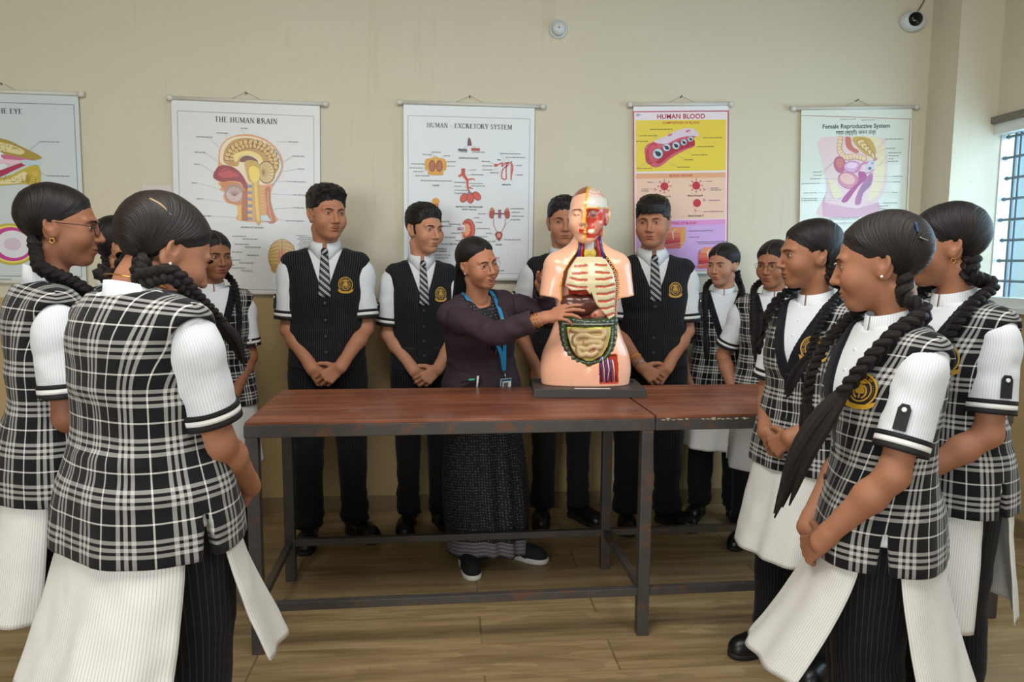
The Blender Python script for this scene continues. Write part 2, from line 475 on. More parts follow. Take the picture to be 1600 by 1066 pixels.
# ---- hair
def cranium(P, grow=0.):
    F = cran_prims(Field()); return F.ev(P) - grow
def hair_field(style, seed=0):
    """scalp hair as a shell on the skull; style gives the hairline and the volume"""
    girl = style in ('braids', 'bun')
    base = cran_prims(Field())
    def f(P):
        x, y, z = P.T; ax = np.abs(x)
        if girl:
            line = .60 * y + .80 * z - ((.005 if style == 'braids' else .017) - 1.1 * x * x) ; line = np.where(y > .02, line + sstep(.02, .07, y) * .05, line)
            line = line + .0030 * vnoise(np.stack([np.arctan2(z + .03, y - .05) * 22 + ax * 90, ax * 30, z * 8], 1), 1.)
            off = .0004 + .0105 * sstep(0, .034, line) + .004 * sstep(.0, .05, y)
            off = off - .0045 * np.exp(-(x / .0035) ** 2) * sstep(-.06, -.03, -y + 0 * x) * (y < .05) * (z > .05)
            q = np.stack([x * 0 + np.arctan2(z + .04, y - .02) * 12, ax * 40, z * 6], 1)
            off = off + .0010 * vnoise(q, 1.) * sstep(0, .02, line)
        else:
            line = .55 * y + .83 * z - (.010 if style != 'fringe' else .0) + .9 * np.maximum(ax - .052, 0) * (z > .03)
            line = np.where(y > .0, line + sstep(.0, .06, y) * .062, line)
            line = np.where((y < .012) & (y > -.035) & (z < .03), np.maximum(line, np.minimum(.010 - np.abs(y + .012), z + .022)), line)  # sideburn
            line = line + .0052 * vnoise(np.stack([x * 1.2, y * .5, z * .35], 1) + seed, 130.) * (z > -.02)
            top = sstep(.035, .125, z + .10 * np.maximum(-y, 0)) * sstep(.0, .045, line)
            vol = {'short': (.013, .006), 'quiff': (.017, .016), 'fringe': (.017, .006)}[style]
            off = .0004 + .0066 * sstep(0, .022, line) + vol[0] * top + vol[1] * top * sstep(.02, -.09, y)
            q = np.stack([x * 1.9, y * .45 + x * .3, z * .8], 1) + seed
            n = vnoise(q, 95.) * .55 + vnoise(q, 210.) * .45
            off = off + n * (.0012 + .0050 * top) * sstep(0, .012, line)
        d = base.ev(P) - off
        return np.maximum(d, -line * .9)
    return f
HAIR = {}
def hair_mesh(style, h=.003, seed=0):
    key = (style, h, seed)
    if key not in HAIR:
        F = Field(); F.ops.append(('u', (hair_field(style, seed), None, 0), 1e-6))
        if style == 'fringe':
            rr = np.random.RandomState(3)
            for i in range(15):                       # fringe strands on the forehead
                x = -.062 + .124 * i / 14
                yb = -.083 + 7.5 * x * x
                F.u(p_cone((x * .9, yb - .006, .085), (x + rr.uniform(-.004, .004), yb - .014, .052 + rr.uniform(-.006, .004) + 1.5 * x * x), .013, .004), .006)
        if style == 'bun':
            F.u(p_ell((0, .112, .028), (.040, .036, .038)), .02)
        v, q = F.mesh((-.125, -.16, -.14), (.125, .17, .19), h)
        x, y, z = v.T; ax = np.abs(x)
        if style in ('braids', 'bun'):
            B = V(.055, .055, -.035) if style == 'braids' else V(.0, .10, .02)
            r = np.sqrt((y - B[1]) ** 2 + (z - B[2]) ** 2 + (ax - B[0]) ** 2)
            ph = np.arctan2(z - B[2], -(y - B[1])) + ax * 4
            uv = np.stack([ph * .25, r], 1)
        else:
            uv = np.stack([x * 1.8 + .3 * y, y * .6 - z], 1)
        col = np.zeros((len(v), 3))
        if style == 'braids': col += (.34 * np.exp(-(x / .0028) ** 2) * sstep(.07, .03, y) * (z > .05))[:, None] * V(1., .72, .6)
        HAIR[key] = (v, q, uv, col)
    return HAIR[key]
def braid(P, r0, r1, turns, n=None, tail=.10):
    """three-strand plait along a path; returns mesh + uv"""
    L = np.linalg.norm(np.diff(np.asarray(P), axis=0), axis=1).sum()
    n = n or int(turns * 14)
    C = spline(P, n); T, N, B = frames(C)
    s = np.linspace(0, 1, n); r = r0 + (r1 - r0) * s
    ms, uvs = [], []
    for k in range(3):
        t = s * turns * 2 * np.pi + k * 2 * np.pi / 3
        Q = C + (r * 1.0 * np.sin(t))[:, None] * N + (r * .55 * np.sin(2 * t))[:, None] * B
        v, f = tube(Q, r * .66, 10, cap=False)
        ms.append((v, f)); a = np.tile(np.arange(10) / 10., n); uvs.append(np.stack([a * .6 + k, np.repeat(s * L, 10)], 1))
    # loose tuft at the end
    d = unit(C[-1] - C[-3]); e = C[-1]
    rr = np.random.RandomState(int(abs(e[0]) * 1e4) % 1000)
    for k in range(7):
        o = rr.uniform(-1, 1, 3) * r1 * 1.0
        Q = spline([e - d * .03, e + o * .8 + d * tail * .2, e + o * 1.15 + d * tail * .6 + V(0, 0, -tail * .08), e + o * .8 + d * tail * (.85 + .03 * k) + V(0, 0, -tail * .4)], 9)
        v, f = tube(Q, r1 * np.array([.55, .85, .95, 1., .95, .85, .68, .45, .12]) * (1 + 2.2 * max(0, tail - .1)), 8, cap=False)
        ms.append((v, f)); uvs.append(np.stack([np.tile(np.arange(8) / 8. * .6 + k, 9), np.repeat(np.linspace(0, .12, 9), 8)], 1))
    v, f = merge(*ms)
    return v, f, np.concatenate(uvs)
# ----------------------------------------------------------------- bodies (canonical height 1.60, facing -y, person's left = +x)
GIRL = dict(z=(.70, .78, .86, 1.0, 1.15, 1.24, 1.29, 1.34), a=(.186, .183, .175, .146, .148, .134, .10, .05),
            bf=(.146, .140, .126, .104, .126, .090, .062, .045), bb=(.148, .144, .136, .104, .104, .102, .084, .06), sx=.141)
BOY = dict(z=(.70, .78, .86, 1.0, 1.15, 1.24, 1.29, 1.34), a=(.168, .167, .163, .154, .162, .148, .11, .05),
           bf=(.120, .120, .116, .110, .120, .094, .066, .045), bb=(.128, .128, .122, .104, .112, .106, .086, .06), sx=.152)
YC = .006
def torso_d(P, B, g):
    x, y, z = P.T; y = y - YC
    a = ipl(z, B['z'], B['a']) + g; bf = ipl(z, B['z'], B['bf']) + g; bb = ipl(z, B['z'], B['bb']) + g
    b = np.where(y < 0, bf, bb); n = 2.35
    rho = ((np.abs(x) / a) ** n + (np.abs(y) / b) ** n) ** (1 / n) + 1e-6
    d = np.hypot(x, y) * (1 - 1 / rho)
    d = np.where(rho < .3, -np.minimum(a, b) * .7, d)
    return np.maximum(np.maximum(d, z - 1.312), .69 - z)
def front_y(B, z, x=0., g=0.):
    a = ipl(np.array([z]), B['z'], B['a'])[0] + g; b = ipl(np.array([z]), B['z'], B['bf'])[0] + g
    return YC - b * max(0., 1 - (abs(x) / a) ** 2.35) ** (1 / 2.35)
def torso_field(B, g):
    F = Field(); F.ops.append(('u', (lambda P: torso_d(P, B, g), None, 0), 1e-6))
    for s in (-1, 1):
        F.u(p_cone((s * .050, .014, 1.262), (s * (B['sx'] - .004), .008, 1.250), .046 + g, .046 + g), .04)
    return F
CLOTH = {}
def torso_uv(v, q, B):
    """cloth coordinates in metres, per face corner; seams on the shoulders"""
    c = v[q].mean(1); x, y, z = (v[q] - V(0, YC, 0)).transpose(2, 0, 1)
    th = np.arctan2(x, -y); tc = np.arctan2(c[:, 0], -(c[:, 1] - YC))[:, None]
    th = tc + (th - tc + np.pi) % (2 * np.pi) - np.pi
    back = (c[:, 1] > YC)[:, None]; R = .165
    w = sstep(1.10, 1.27, z)
    uf = np.where(back, np.sign(tc) * np.pi * R - x, x)
    u = th * R * (1 - w) + uf * w
    vv = z + .45 * (.10 - np.abs(y)) * sstep(1.22, 1.33, z)
    return np.stack([u, vv], -1).reshape(-1, 2)
def shirt_mesh(kind):
    key = 'shirt' + kind
    if key not in CLOTH:
        B = BOY if kind == 'boy' else GIRL
        F = torso_field(B, .004); F.i(lambda P: .80 - P[:, 2])
        F.i(lambda P: -(np.sqrt((P[:, 0] / .060) ** 2 + ((P[:, 1] - .010) / .062) ** 2) - 1) * .06 + np.where(P[:, 2] < 1.30, -9, 0), .006)
        v, q = F.mesh((-.26, -.2, .78), (.26, .2, 1.40), .0065)
        CLOTH[key] = (v, q, torso_uv(v, q, B), None)
    return CLOTH[key]
def vest_mesh(kind):
    key = 'vest' + kind
    if key not in CLOTH:
        boy = kind == 'boy'; B = BOY if boy else GIRL
        F = torso_field(B, .014)
        zv, top, wtop = (1.105, 1.30, .070) if boy else (1.10, 1.30, .068)
        def vd(P):                                     # distance from the V-neck edge, <0 inside the opening
            x, y, z = P.T
            w = (z - zv) / (top - zv) * wtop
            dv = (np.abs(x) - np.maximum(w, (z - zv) * .3)) * .93
            return np.where(y < .012, dv, 9.) 
        def neck(P):
            return np.where(P[:, 2] > 1.22, (np.sqrt((P[:, 0] / .072) ** 2 + ((P[:, 1] - .012) / .070) ** 2) - 1) * .07, 9.)
        F.i(lambda P: -np.minimum(vd(P), neck(P)), .003)
        hem = .80 if boy else .735
        if boy:
            F.i(lambda P: hem - .025 * np.exp(-((np.abs(P[:, 0]) - .045) / .05) ** 2) * (P[:, 1] < 0) - P[:, 2], .004)
        else:
            F.i(lambda P: hem - P[:, 2], .004)
            F.i(lambda P: np.where(P[:, 2] < hem + .10, .006 + .10 * np.maximum(hem + .09 - P[:, 2], 0) * 1. - np.abs(P[:, 1] - YC - .005) - 9 * (np.abs(P[:, 0]) < .10), -9.), .003)
        # armholes: trim the shoulder so the sleeve shows
        for s in (-1, 1):
            F.c(p_cone((s * (B['sx'] + .058), .006, 1.215), (s * (B['sx'] + .070), .006, 1.14), .054, .055), .008)
        v, q = F.mesh((-.28, -.22, hem - .05), (.28, .22, 1.42), .0048)
        CLOTH[key] = (v, q, torso_uv(v, q, B), np.where(v[:, 1] < .02, np.minimum(vd(v), neck(v)), 9.))
    return CLOTH[key]
def ring_path(c, a, b, n=40, zf=None, th0=0, th1=2 * math.pi, tilt=0.):
    t = np.linspace(th0, th1, n, endpoint=abs(th1 - th0) < 6.2)
    x = a * np.sin(t); y = -b * np.cos(t)
    return np.stack([c[0] + x, c[1] + y, c[2] + tilt * y + (zf(t) if zf else 0 * t)], 1)
def band(rings, th):
    """open strip of rings (outer skin) given thickness th toward the inside"""
    R = np.asarray(rings); c = R.mean(1, keepdims=True)
    inn = R + (c - R) / (np.linalg.norm(c - R, axis=2, keepdims=True) + 1e-9) * th
    return np.concatenate([R, inn[::-1], R[:1]])

# ---- arms and hands
FING = [((-.0300, .073), (.032, .020, .017), .0072), ((-.0105, .0845), (.041, .026, .020), .0081),
        ((.0110, .0880), (.045, .029, .021), .0084), ((.0310, .0830), (.040, .025, .020), .0082)]   # little .. index
POSES = {
    'grip':  dict(f=[(38, 42, 25), (34, 40, 25), (32, 38, 25), (28, 36, 22)], sp=(-5, -2, 1, 4), th=((.75, .60, -.28), (.62, .75, -.25), (.35, .9, -.2))),
    'rest':  dict(f=[(62, 60, 35), (60, 58, 35), (56, 56, 32), (50, 52, 30)], sp=(-4, -1, 1, 3), th=((.60, .72, -.35), (.40, .85, -.35), (.15, .9, -.4))),
    'relax': dict(f=[(34, 36, 22), (28, 34, 20), (24, 30, 18), (18, 26, 16)], sp=(-6, -2, 2, 6), th=((.70, .66, -.30), (.55, .80, -.25), (.4, .9, -.2))),
    'reach': dict(f=[(30, 34, 20), (16, 26, 16), (8, 16, 12), (4, 14, 10)], sp=(-9, -4, 1, 7), th=((.80, .55, -.30), (.60, .75, -.35), (.4, .85, -.3))),
    'open':  dict(f=[(12, 14, 8), (8, 10, 8), (4, 8, 6), (0, 6, 5)], sp=(-14, -5, 3, 12), th=((.85, .5, -.15), (.70, .7, -.1), (.55, .8, -.1)))}
def hand_prims(F, W, d, n, right, pose, sc):
    d = unit(d); n = unit(V(*n) - d * (V(*n) @ d)); x = np.cross(n, d) if right else np.cross(d, n)
    M = np.stack([x, d, n], 1)
    T = lambda p: W + M @ (V(*p) * sc)
    po = POSES[pose] if isinstance(pose, str) else pose
    r = sc
    for (kx, ky), L, rad in FING:
        F.u(p_cone(T((kx * .45, .004, 0)), T((kx, ky, .002)), .0125 * r, .0108 * r), .012)
    F.u(p_cone(T((.020, .030, -.010)), T((-.020, .034, -.010)), .0125 * r, .0125 * r), .012)
    for (kx, ky), L, rad, fl, sp in [(a, b, c, po['f'][i], po['sp'][i]) for i, (a, b, c) in enumerate(FING)]:
        p = V(kx, ky, .001); a = math.radians(sp); fx = 0.
        pts = [T(p)]
        for l, f in zip(L, fl):
            fx += math.radians(f)
            p = p + l * V(math.sin(a) * math.cos(fx), math.cos(a) * math.cos(fx), -math.sin(fx)); pts.append(T(p))
        rs = [rad * 1.12 * r, rad * 1.02 * r, rad * .93 * r, rad * .78 * r]
        for j in range(3): F.u(p_cone(pts[j], pts[j + 1], rs[j], rs[j + 1]), .0028)
    p = V(.020, .018, -.008); rs = (.0135, .0112, .0098, .0080)
    for j, (dv, l) in enumerate(zip(po['th'], (.042, .032, .026))):
        q = p + unit(dv) * l
        F.u(p_cone(T(p), T(q), rs[j] * r, rs[j + 1] * r), .009 if j == 0 else .003); p = q
    return M
def ik(S, W, la, lb, hint):
    S = V(*S); W = V(*W); d = W - S; L = np.linalg.norm(d)
    if L > (la + lb) * .998: W = S + d / L * (la + lb) * .998; d = W - S; L = np.linalg.norm(d)
    u = d / L; x = (la * la - lb * lb + L * L) / (2 * L); h = math.sqrt(max(la * la - x * x, 0))
    v = V(*hint); v = unit(v - u * (v @ u))
    return S + u * x + v * h, W
def arm_mesh(S, E, W, hd, hn, right, pose, sc=.92, fat=1., h=.0035):
    F = Field(); up = S + (E - S) * .25
    F.u(p_cone(up, E, .040 * fat, .034 * fat), .01)
    F.u(p_cone(E, E + (W - E) * .3, .034 * fat, .036 * fat), .02)
    F.u(p_cone(E + (W - E) * .3, W, .036 * fat, .0235), .02)
    n = unit(V(*hn) - unit(hd) * (V(*hn) @ unit(hd))); x = np.cross(unit(hd), n)
    for s in (-1, 1): F.u(p_cone(W - unit(W - E) * .03 + x * s * .006, W + x * s * .011 * sc, .0195, .0175 * sc), .015)
    hand_prims(F, W, hd, hn, right, pose, sc)
    A = np.stack([up, E, W, W + unit(hd) * .2 * sc, W + unit(hd) * .1 - n * .1])
    v, q = F.mesh(A.min(0) - .075, A.max(0) + .075, h)
    return v, q, np.ones((len(v), 3))
def sleeve(path, rad, k=28, n=26, wr=.004, seed=0, open_end=True):
    P = spline(path, n); T, N, Bv = frames(P); r = np.interp(np.linspace(0, 1, n), np.linspace(0, 1, len(rad)), rad)
    a = np.arange(k) / k * 2 * np.pi
    dirs = np.cos(a)[None, :, None] * N[:, None] + np.sin(a)[None, :, None] * Bv[:, None]
    base = P[:, None] + r[:, None, None] * dirs
    ns = vnoise(np.concatenate([base.reshape(-1, 3) * V(1, 1, 1)], 1) + seed, 16.).reshape(n, k) * .6 + vnoise(base.reshape(-1, 3) + seed + 3, 38.).reshape(n, k) * .4
    R = base + dirs * (ns * wr)[:, :, None]
    L = np.r_[0, np.cumsum(np.linalg.norm(np.diff(P, axis=0), axis=1))]
    if open_end:
        e1 = P[-1][None] + (R[-1] - P[-1]) * .93; e2 = P[-2][None] + (R[-2] - P[-2]) * .90; e3 = P[-5][None] + (R[-5] - P[-5]) * .85
        R = np.concatenate([R, e1[None], e2[None], e3[None]]); L = np.r_[L, L[-1] + .004, L[-1] + .01, L[-1] + .02]
    v, q = loft(R, cap=False)
    rm = float(np.mean(r)); nn = len(R)
    j = np.arange(k + 1) / k * 2 * np.pi * rm
    uv = np.zeros((nn - 1, k, 4, 2))
    for c, (di, dj) in enumerate(((0, 0), (0, 1), (1, 1), (1, 0))):
        uv[:, :, c, 0] = j[None, dj:k + dj]; uv[:, :, c, 1] = L[di:nn - 1 + di, None]
    return v, q, uv.reshape(-1, 2), (P, T, N, Bv, r)
def cloth_panel(B, th0, th1, z0, z1, flare, swing, seed=0, nu=44, nv=30, fold=.010, nf=5, g=.003, drop=0.):
    """one hanging kurta panel between two angles round the body (0 = front)"""
    t = np.linspace(math.radians(th0), math.radians(th1), nu); z = np.linspace(z0, z1, nv)
    rs = []
    for k2, zz in enumerate(z):
        f = max(0., (.735 - zz) / (.735 - z1)); zc = max(zz, .70)
        a = ipl(np.array([zc]), B['z'], B['a'])[0] + g + flare[0] * f; bf = ipl(np.array([zc]), B['z'], B['bf'])[0] + g + flare[1] * f
        bb = ipl(np.array([zc]), B['z'], B['bb'])[0] + g + flare[1] * f
        x = np.sin(t); y = -np.cos(t); b = np.where(y < 0, bf, bb); n = 2.35
        rr = 1 / ((np.abs(x) / a) ** n + (np.abs(y) / b) ** n) ** (1 / n)
        w = fold * f * (np.sin(nf * t + seed) + .5 * np.sin(nf * 2.3 * t + 2 * seed + 2 * f)) + .002 * vnoise(np.stack([t * 3, t * 0 + zz * 9, t * 0 + seed], 1), 2.)
        R = np.stack([x * (rr + w) + swing[0] * f ** 1.3, YC + y * (rr + w) + swing[1] * f ** 1.3, np.full(nu, zz) - drop * f * f * np.cos(t - t.mean())], 1)
        rs.append(R)
    R = np.array(rs); c = V(0, YC, 0)
    inn = R - (R - c) * V(1, 1, 0) / (np.linalg.norm((R - c)[:, :, :2], axis=2)[:, :, None] + 1e-9) * .004
    v1, q1 = loft(R, closed=False, cap=False); v2, q2 = loft(inn, closed=False, cap=False)
    n = nu * nv; q2 = q2[:, ::-1] + n
    idx = np.arange(n).reshape(nv, nu); loop = np.r_[idx[0], idx[1:, -1], idx[-1, -2::-1], idx[-2:0:-1, 0]]
    l2 = np.roll(loop, -1); rim = np.stack([loop, loop + n, l2 + n, l2], 1)
    L = np.r_[0, np.cumsum(np.linalg.norm(np.diff(R[-1], axis=0), axis=1))]
    uv = np.stack([np.broadcast_to(L, (nv, nu)), np.broadcast_to(z[:, None], (nv, nu))], -1).reshape(-1, 2)
    return np.concatenate([v1, v2]), np.concatenate([q1, q2, rim]), np.concatenate([uv, uv])
def leg_loft(hip, knee, ank, r, seed=0, k=26, n=34, yaw=0.):
    P = spline([hip, (V(*hip) + V(*knee)) / 2 + V(0, -.004, 0), knee, (V(*knee) + V(*ank)) / 2 + V(0, .006, 0), ank], n)
    a = np.arange(k) / k * 2 * np.pi; f = np.linspace(0, 1, n)
    rr = np.interp(f, (0, .15, .5, .8, 1), r)
    R = np.stack([np.stack([P[i, 0] + rr[i] * np.cos(a), P[i, 1] + rr[i] * 1.08 * np.sin(a), np.full(k, P[i, 2])], 1) for i in range(n)])
    ns = vnoise(R.reshape(-1, 3) * V(1, 1, 1.7) + seed, 13.).reshape(n, k)
    low = sstep(.72, 1, f)[:, None]; kn = np.exp(-((f - .5) / .10) ** 2)[:, None]
    ns = ns * (.004 + .006 * low + .003 * kn) + .004 * low * np.sin(f[:, None] * 75 + 1.5 * np.sin(a[None] + seed))
    R[:, :, 0] += ns * np.cos(a); R[:, :, 1] += ns * np.sin(a)
    R = np.concatenate([R, (R[-1] * .9 + P[-1] * .1)[None], (R[-3] * .86 + P[-3] * .14)[None]])
    v, q = loft(R, cap=False); nn = len(R)
    j = np.arange(k + 1) / k * 2 * np.pi * .085; zz = R[:, 0, 2]
    uv = np.zeros((nn - 1, k, 4, 2))
    for c, (di, dj) in enumerate(((0, 0), (0, 1), (1, 1), (1, 0))):
        uv[:, :, c, 0] = j[None, dj:k + dj]; uv[:, :, c, 1] = zz[di:nn - 1 + di, None]
    return v, q, uv.reshape(-1, 2)
def shoe_meshes():
    if 'shoe' not in CLOTH:
        F = Field()                                    # ankle at origin, toe toward -y, sole bottom z=-.075 of the ankle
        F.u(p_cone((0, -.135, .036), (0, .030, .052), .040, .036), .01)
        F.u(p_cone((0, -.155, .028), (.0, -.09, .036), .030, .042), .03)
        F.u(p_cone((0, .022, .055), (0, .004, .105), .036, .034), .02)
        F.i(lambda P: .018 - P[:, 2], .004)
        F.i(lambda P: P[:, 2] - .105, .004)
        v, q = F.mesh((-.07, -.22, 0), (.07, .09, .13), .0055)
        ol = np.array([(0, -.192), (.022, -.186), (.039, -.160), (.045, -.115), (.040, -.06), (.034, -.01), (.036, .03), (.024, .060), (0, .068)])
        ol = np.concatenate([ol, (ol * V(-1, 1))[-2:0:-1]])
        ol = np.stack([np.r_[ol, ol[:1]][:, 0], np.r_[ol, ol[:1]][:, 1]], 1); ol = spline(ol, 41)[:-1][::-1]
        R = np.array([np.c_[ol * s, np.full(40, z)] for s, z in ((.93, 0.), (.98, .004), (.99, .016), (.97, .022), (.85, .024))])
        CLOTH['shoe'] = ((v, q), loft(R))
    return CLOTH['shoe']
# ----------------------------------------------------------------- people
HEAD_AT0 = V(0, -.022, 1.470); HS = .97
def disc(c, n, r, th, k=14, up=(0, 0, 1)):
    """small button-like disc facing n"""
    n = unit(n); x = unit(np.cross(up, n)); y = np.cross(n, x); a = np.arange(k) / k * 2 * np.pi
    R = [[V(*c) + n * h + rr * (math.cos(t) * x + math.sin(t) * y) for t in a] for rr, h in ((r, -th * .5), (r, th * .4), (r * .8, th), (r * .3, th * .8))]
    return loft(np.array(R))
def emblem(c, n, r, up=(0, 0, 1)):
    """round school crest: gold ring, navy shield, gold tree, ribbon, lettering round the rim"""
    n = unit(n); x = unit(np.cross(up, n)); y = np.cross(n, x)
    ms, mi = [], []
    def add(m, i):
        v = np.asarray(m[0]); v = V(*c) + v[:, :1] * r * x + v[:, 1:2] * r * y + v[:, 2:3] * .001 * n
        ms.append((v, m[1])); mi.extend([i] * len(m[1]))
    def ring(r0, r1, h, i, a0=0, a1=360, k=40, cx=0, cy=0):
        t = np.radians(np.linspace(a0, a1, k)); R = []
        for a in t: R.append([(cx + rr * math.cos(a), cy + rr * math.sin(a), hh) for rr, hh in ((r0, 0), (r0, h), (r1, h), (r1, 0))])
        add(loft(np.array(R)), i)
    def poly(p, h, i):
        m = prism([(a, b) for a, b in p], 1.); v = m[0][:, [0, 2, 1]]; v[:, 2] = np.where(v[:, 2] < -.5, h, 0); add((v, [q[::-1] for q in m[1]]), i)
    circ = [(math.cos(a), math.sin(a)) for a in np.linspace(0, 2 * np.pi, 40)[:-1]]
    poly([(p * .99, q * .99) for p, q in circ], 1.0, 1)
    ring(.93, 1.02, 2.2, 0); ring(.62, .69, 2.2, 0)
    poly([(-.58, .34), (0, .24), (.58, .34), (.56, -.15), (.36, -.50), (0, -.62), (-.36, -.50), (-.56, -.15)], 1.8, 2)
    for px, py, pr in ((0, .14, .20), (-.14, -.05, .15), (.14, -.05, .15)): poly([(px + pr * a, py + pr * b) for a, b in circ[::3]], 2.6 + py, 0)
    ring(.34, .44, 2.8, 0, 110, 245, 16, 0, -.08); ring(.34, .44, 2.8, 0, -65, 70, 16, 0, -.08)
    poly([(-.04, .05), (.04, .05), (.06, -.45), (-.06, -.45)], 2.6, 0); ring(.60, .66, 2.6, 0, 215, 325)
    poly([(-.42, .44), (0, .62), (.42, .44), (0, .36)], 2.2, 0)
    poly([(-1.12, -.52), (-.6, -.78), (0, -.84), (.6, -.78), (1.12, -.52), (1.0, -.86), (.6, -1.05), (0, -1.12), (-.6, -1.05), (-1.0, -.86)], 2.5, 0)
    s = 'THE FOUNDATION OF ------'
    for j, ch in enumerate(s):
        if ch == ' ': continue
        v, f = glyph(ch); a = math.radians(205 - 230 * j / (len(s) - 1)); 
        p = v * .19; R2 = a - math.pi / 2
        p2 = np.c_[p[:, 0] * math.cos(R2) - (p[:, 1] - .06) * math.sin(R2), p[:, 0] * math.sin(R2) + (p[:, 1] - .06) * math.cos(R2)]
        add((np.c_[p2 + .81 * np.array([math.cos(a), math.sin(a)]), np.full(len(p), 2.)], f), 0)
    v, f = join(*ms); return v, f, mi
GLY = {}
def glyph(ch):
    if ch not in GLY:
        v, f = text_mesh(ch, 1., .02); GLY[ch] = (v[:, :2] if len(v) else np.zeros((0, 2)), f)
    return GLY[ch]
def glasses(rad=.0205, th=.0010, y=-.104):
    ms = []
    for s in (-1, 1):
        a = np.linspace(0, 2 * np.pi, 25)
        P = np.c_[s * .0325 + rad * np.cos(a), y + .006 * (np.abs(s * .0325 + rad * np.cos(a)) / .055) ** 2 + 0 * a, .002 + rad * .86 * np.sin(a)]
        ms.append(tube(P, th, 6))
        ms.append(tube(spline([(s * (.0325 + rad), y + .006, .006), (s * .0690, y + .022, .010), (s * .0775, -.02, .012), (s * .0765, .012, .012), (s * .075, .030, -.004)], 14), th * .9, 6))
    ms.append(tube(spline([(-.0125, y, .004), (0, y - .003, .009), (.0125, y, .004)], 8), th, 6))
    lens = []
    for s in (-1, 1):
        a = np.arange(24) / 24 * 2 * np.pi
        R = [np.c_[s * .0325 + rad * .97 * k * np.cos(a), y + .0022 + d + 0 * a, .002 + rad * .84 * k * np.sin(a)] for k, d in ((.05, 0), (1, 0), (1, .0006), (.05, .0006))]
        lens.append(loft(np.array(R)))
    return join(*ms), lens
def person(label, x, y, rz, H, kind, head=(0, 0, 0), gaze=(0, 0), tone=(168, 118, 90), hair='braids', face={}, lean=(0, 0, 0), top='R',
           hz=.765, feet=((-.10, 0, -14), (.10, 0, 14)), braids=(), seed=0, wid=1., fine=False, glass=None, panels=((0, 0), (0, 0)), tabs='LR',
           extras=(), fat=1., brow_w=1., hair_m=None, arms=None, hairseed=0, badge=True, clips=False, name='person', shoes=True, xhead=1., hoff=(0, 0, 0), collar_drop=0.):
    s = H / 1.60; boy = kind == 'boy'; B = BOY if boy else GIRL; hairM = hair_m or M_HAIR
    root = thing(name, label, 'person', (x, y, 0), math.radians(rz), 'students standing round the table' if kind != 'teacher' else '')
    RB = rot('X', lean[0]); RS = rot('Y', lean[1]); RT = rot('Z', lean[2])
    piv = V(0, 0, .84)
    def D(v, k=s):
        v = np.asarray(v, float) * V(wid, 1 + (wid - 1) * .8, 1)
        if any(lean):
            w = sstep(.80, 1.22, v[:, 2])[:, None]; q = (v - piv) @ (RT @ RS @ RB).T + piv
            v = v * (1 - w) + q * w
        return v * k
    hsc = HS * xhead; HEAD_AT = HEAD_AT0 + V(*hoff)
    Rh = rot('Z', head[0]) @ rot('Y', head[2]) @ rot('X', head[1])
    pv = V(0, .02, -.075)
    def DH(v):                                          # head-local, rigid
        v = ((np.asarray(v) - pv) @ Rh.T + pv) * hsc + HEAD_AT
        u = v * 1.; q = D(u + 0 * u, 1.); 
        return (q + (v - v * V(wid, 1 + (wid - 1) * .8, 1)) if not any(lean) else DL(v)) * s
    def DL(v): return (v - piv) @ (RT @ RS @ RB).T + piv
    P1 = lambda p: D(np.array([p], float), 1.)[0]
    # --- body: head, arms and the clothed trunk in one mesh
    hv, hq, hc = head_mesh(.0026 if not fine else .0022, **face)
    hv2 = head_bend(hv, Rh, pv) * hsc + HEAD_AT; hv2 = (DL(hv2) if any(lean) else hv2) * s
    parts = [(hv2, hq)]; cols = [hc]
    Z = hz
    if arms is None:
        sg = 1 if top == 'R' else -1
        arms = {top: dict(W=(-sg * .066, -.190, Z + .050), d=(sg * .80, .02, -.60), n=(0, -1, .15), pose='grip'),
                ('L' if top == 'R' else 'R'): dict(W=(sg * .060, -.152, Z + .040), d=(-sg * .66, .02, -.75), n=(sg * .1, -1, .0), pose='rest')}
        if lean[2]:
            for A in arms.values():
                for k2 in 'Wdn': A[k2] = tuple(RT @ V(*A[k2]))
    sleeves = []
    for side, A in arms.items():
        sg = -1 if side == 'R' else 1
        S = P1((sg * (B['sx'] + .002), .006, 1.256)); W = V(*A['W']) * V(wid if abs(A['W'][0]) < .09 else 1, 1 + (wid - 1) * .8, 1)
        E, W = ik(S, W, .292, .245, A.get('hint', (sg * .52, .62, -.1)))
        v, q, c = arm_mesh(S, E, W, A['d'], A['n'], side == 'R', A['pose'], fat=fat, h=.0032 if fine else .0042)
        parts.append((v * s, q)); cols.append(c); sleeves.append((sg, S, E, W))
    Fb = torso_field(B, -.016); Fb.i(lambda P: .82 - P[:, 2])
    for sg, ft in zip((-1, 1), feet): Fb.u(p_cone((sg * .084, .004, .84), (ft[0], ft[1] + .01, .09), .062, .035), .03)
    v, q = Fb.mesh((-.24, -.16, .04), (.24, .16, 1.33), .014); parts.append((D(v), q)); cols.append(np.ones((len(v), 3)))
    v, q = merge(*parts)
    body = obj('body', v, q, skin(tone), root, col=np.concatenate(cols))
    for sg in (-1, 1):
        e = eyeball(sg, gaze); obj('eye', DH(e[0]), e[1], M_EYE, root, col=e[2])
        b = brow(sg, brow_w); obj('eyebrow', DH(b[0]), b[1], M_BROW, root)
    hv, hq, huv, hcol = hair_mesh(hair, .0030, hairseed)
    hr = obj('hair', DH(hv), hq, hairM, root, uv=huv, col=hcol)
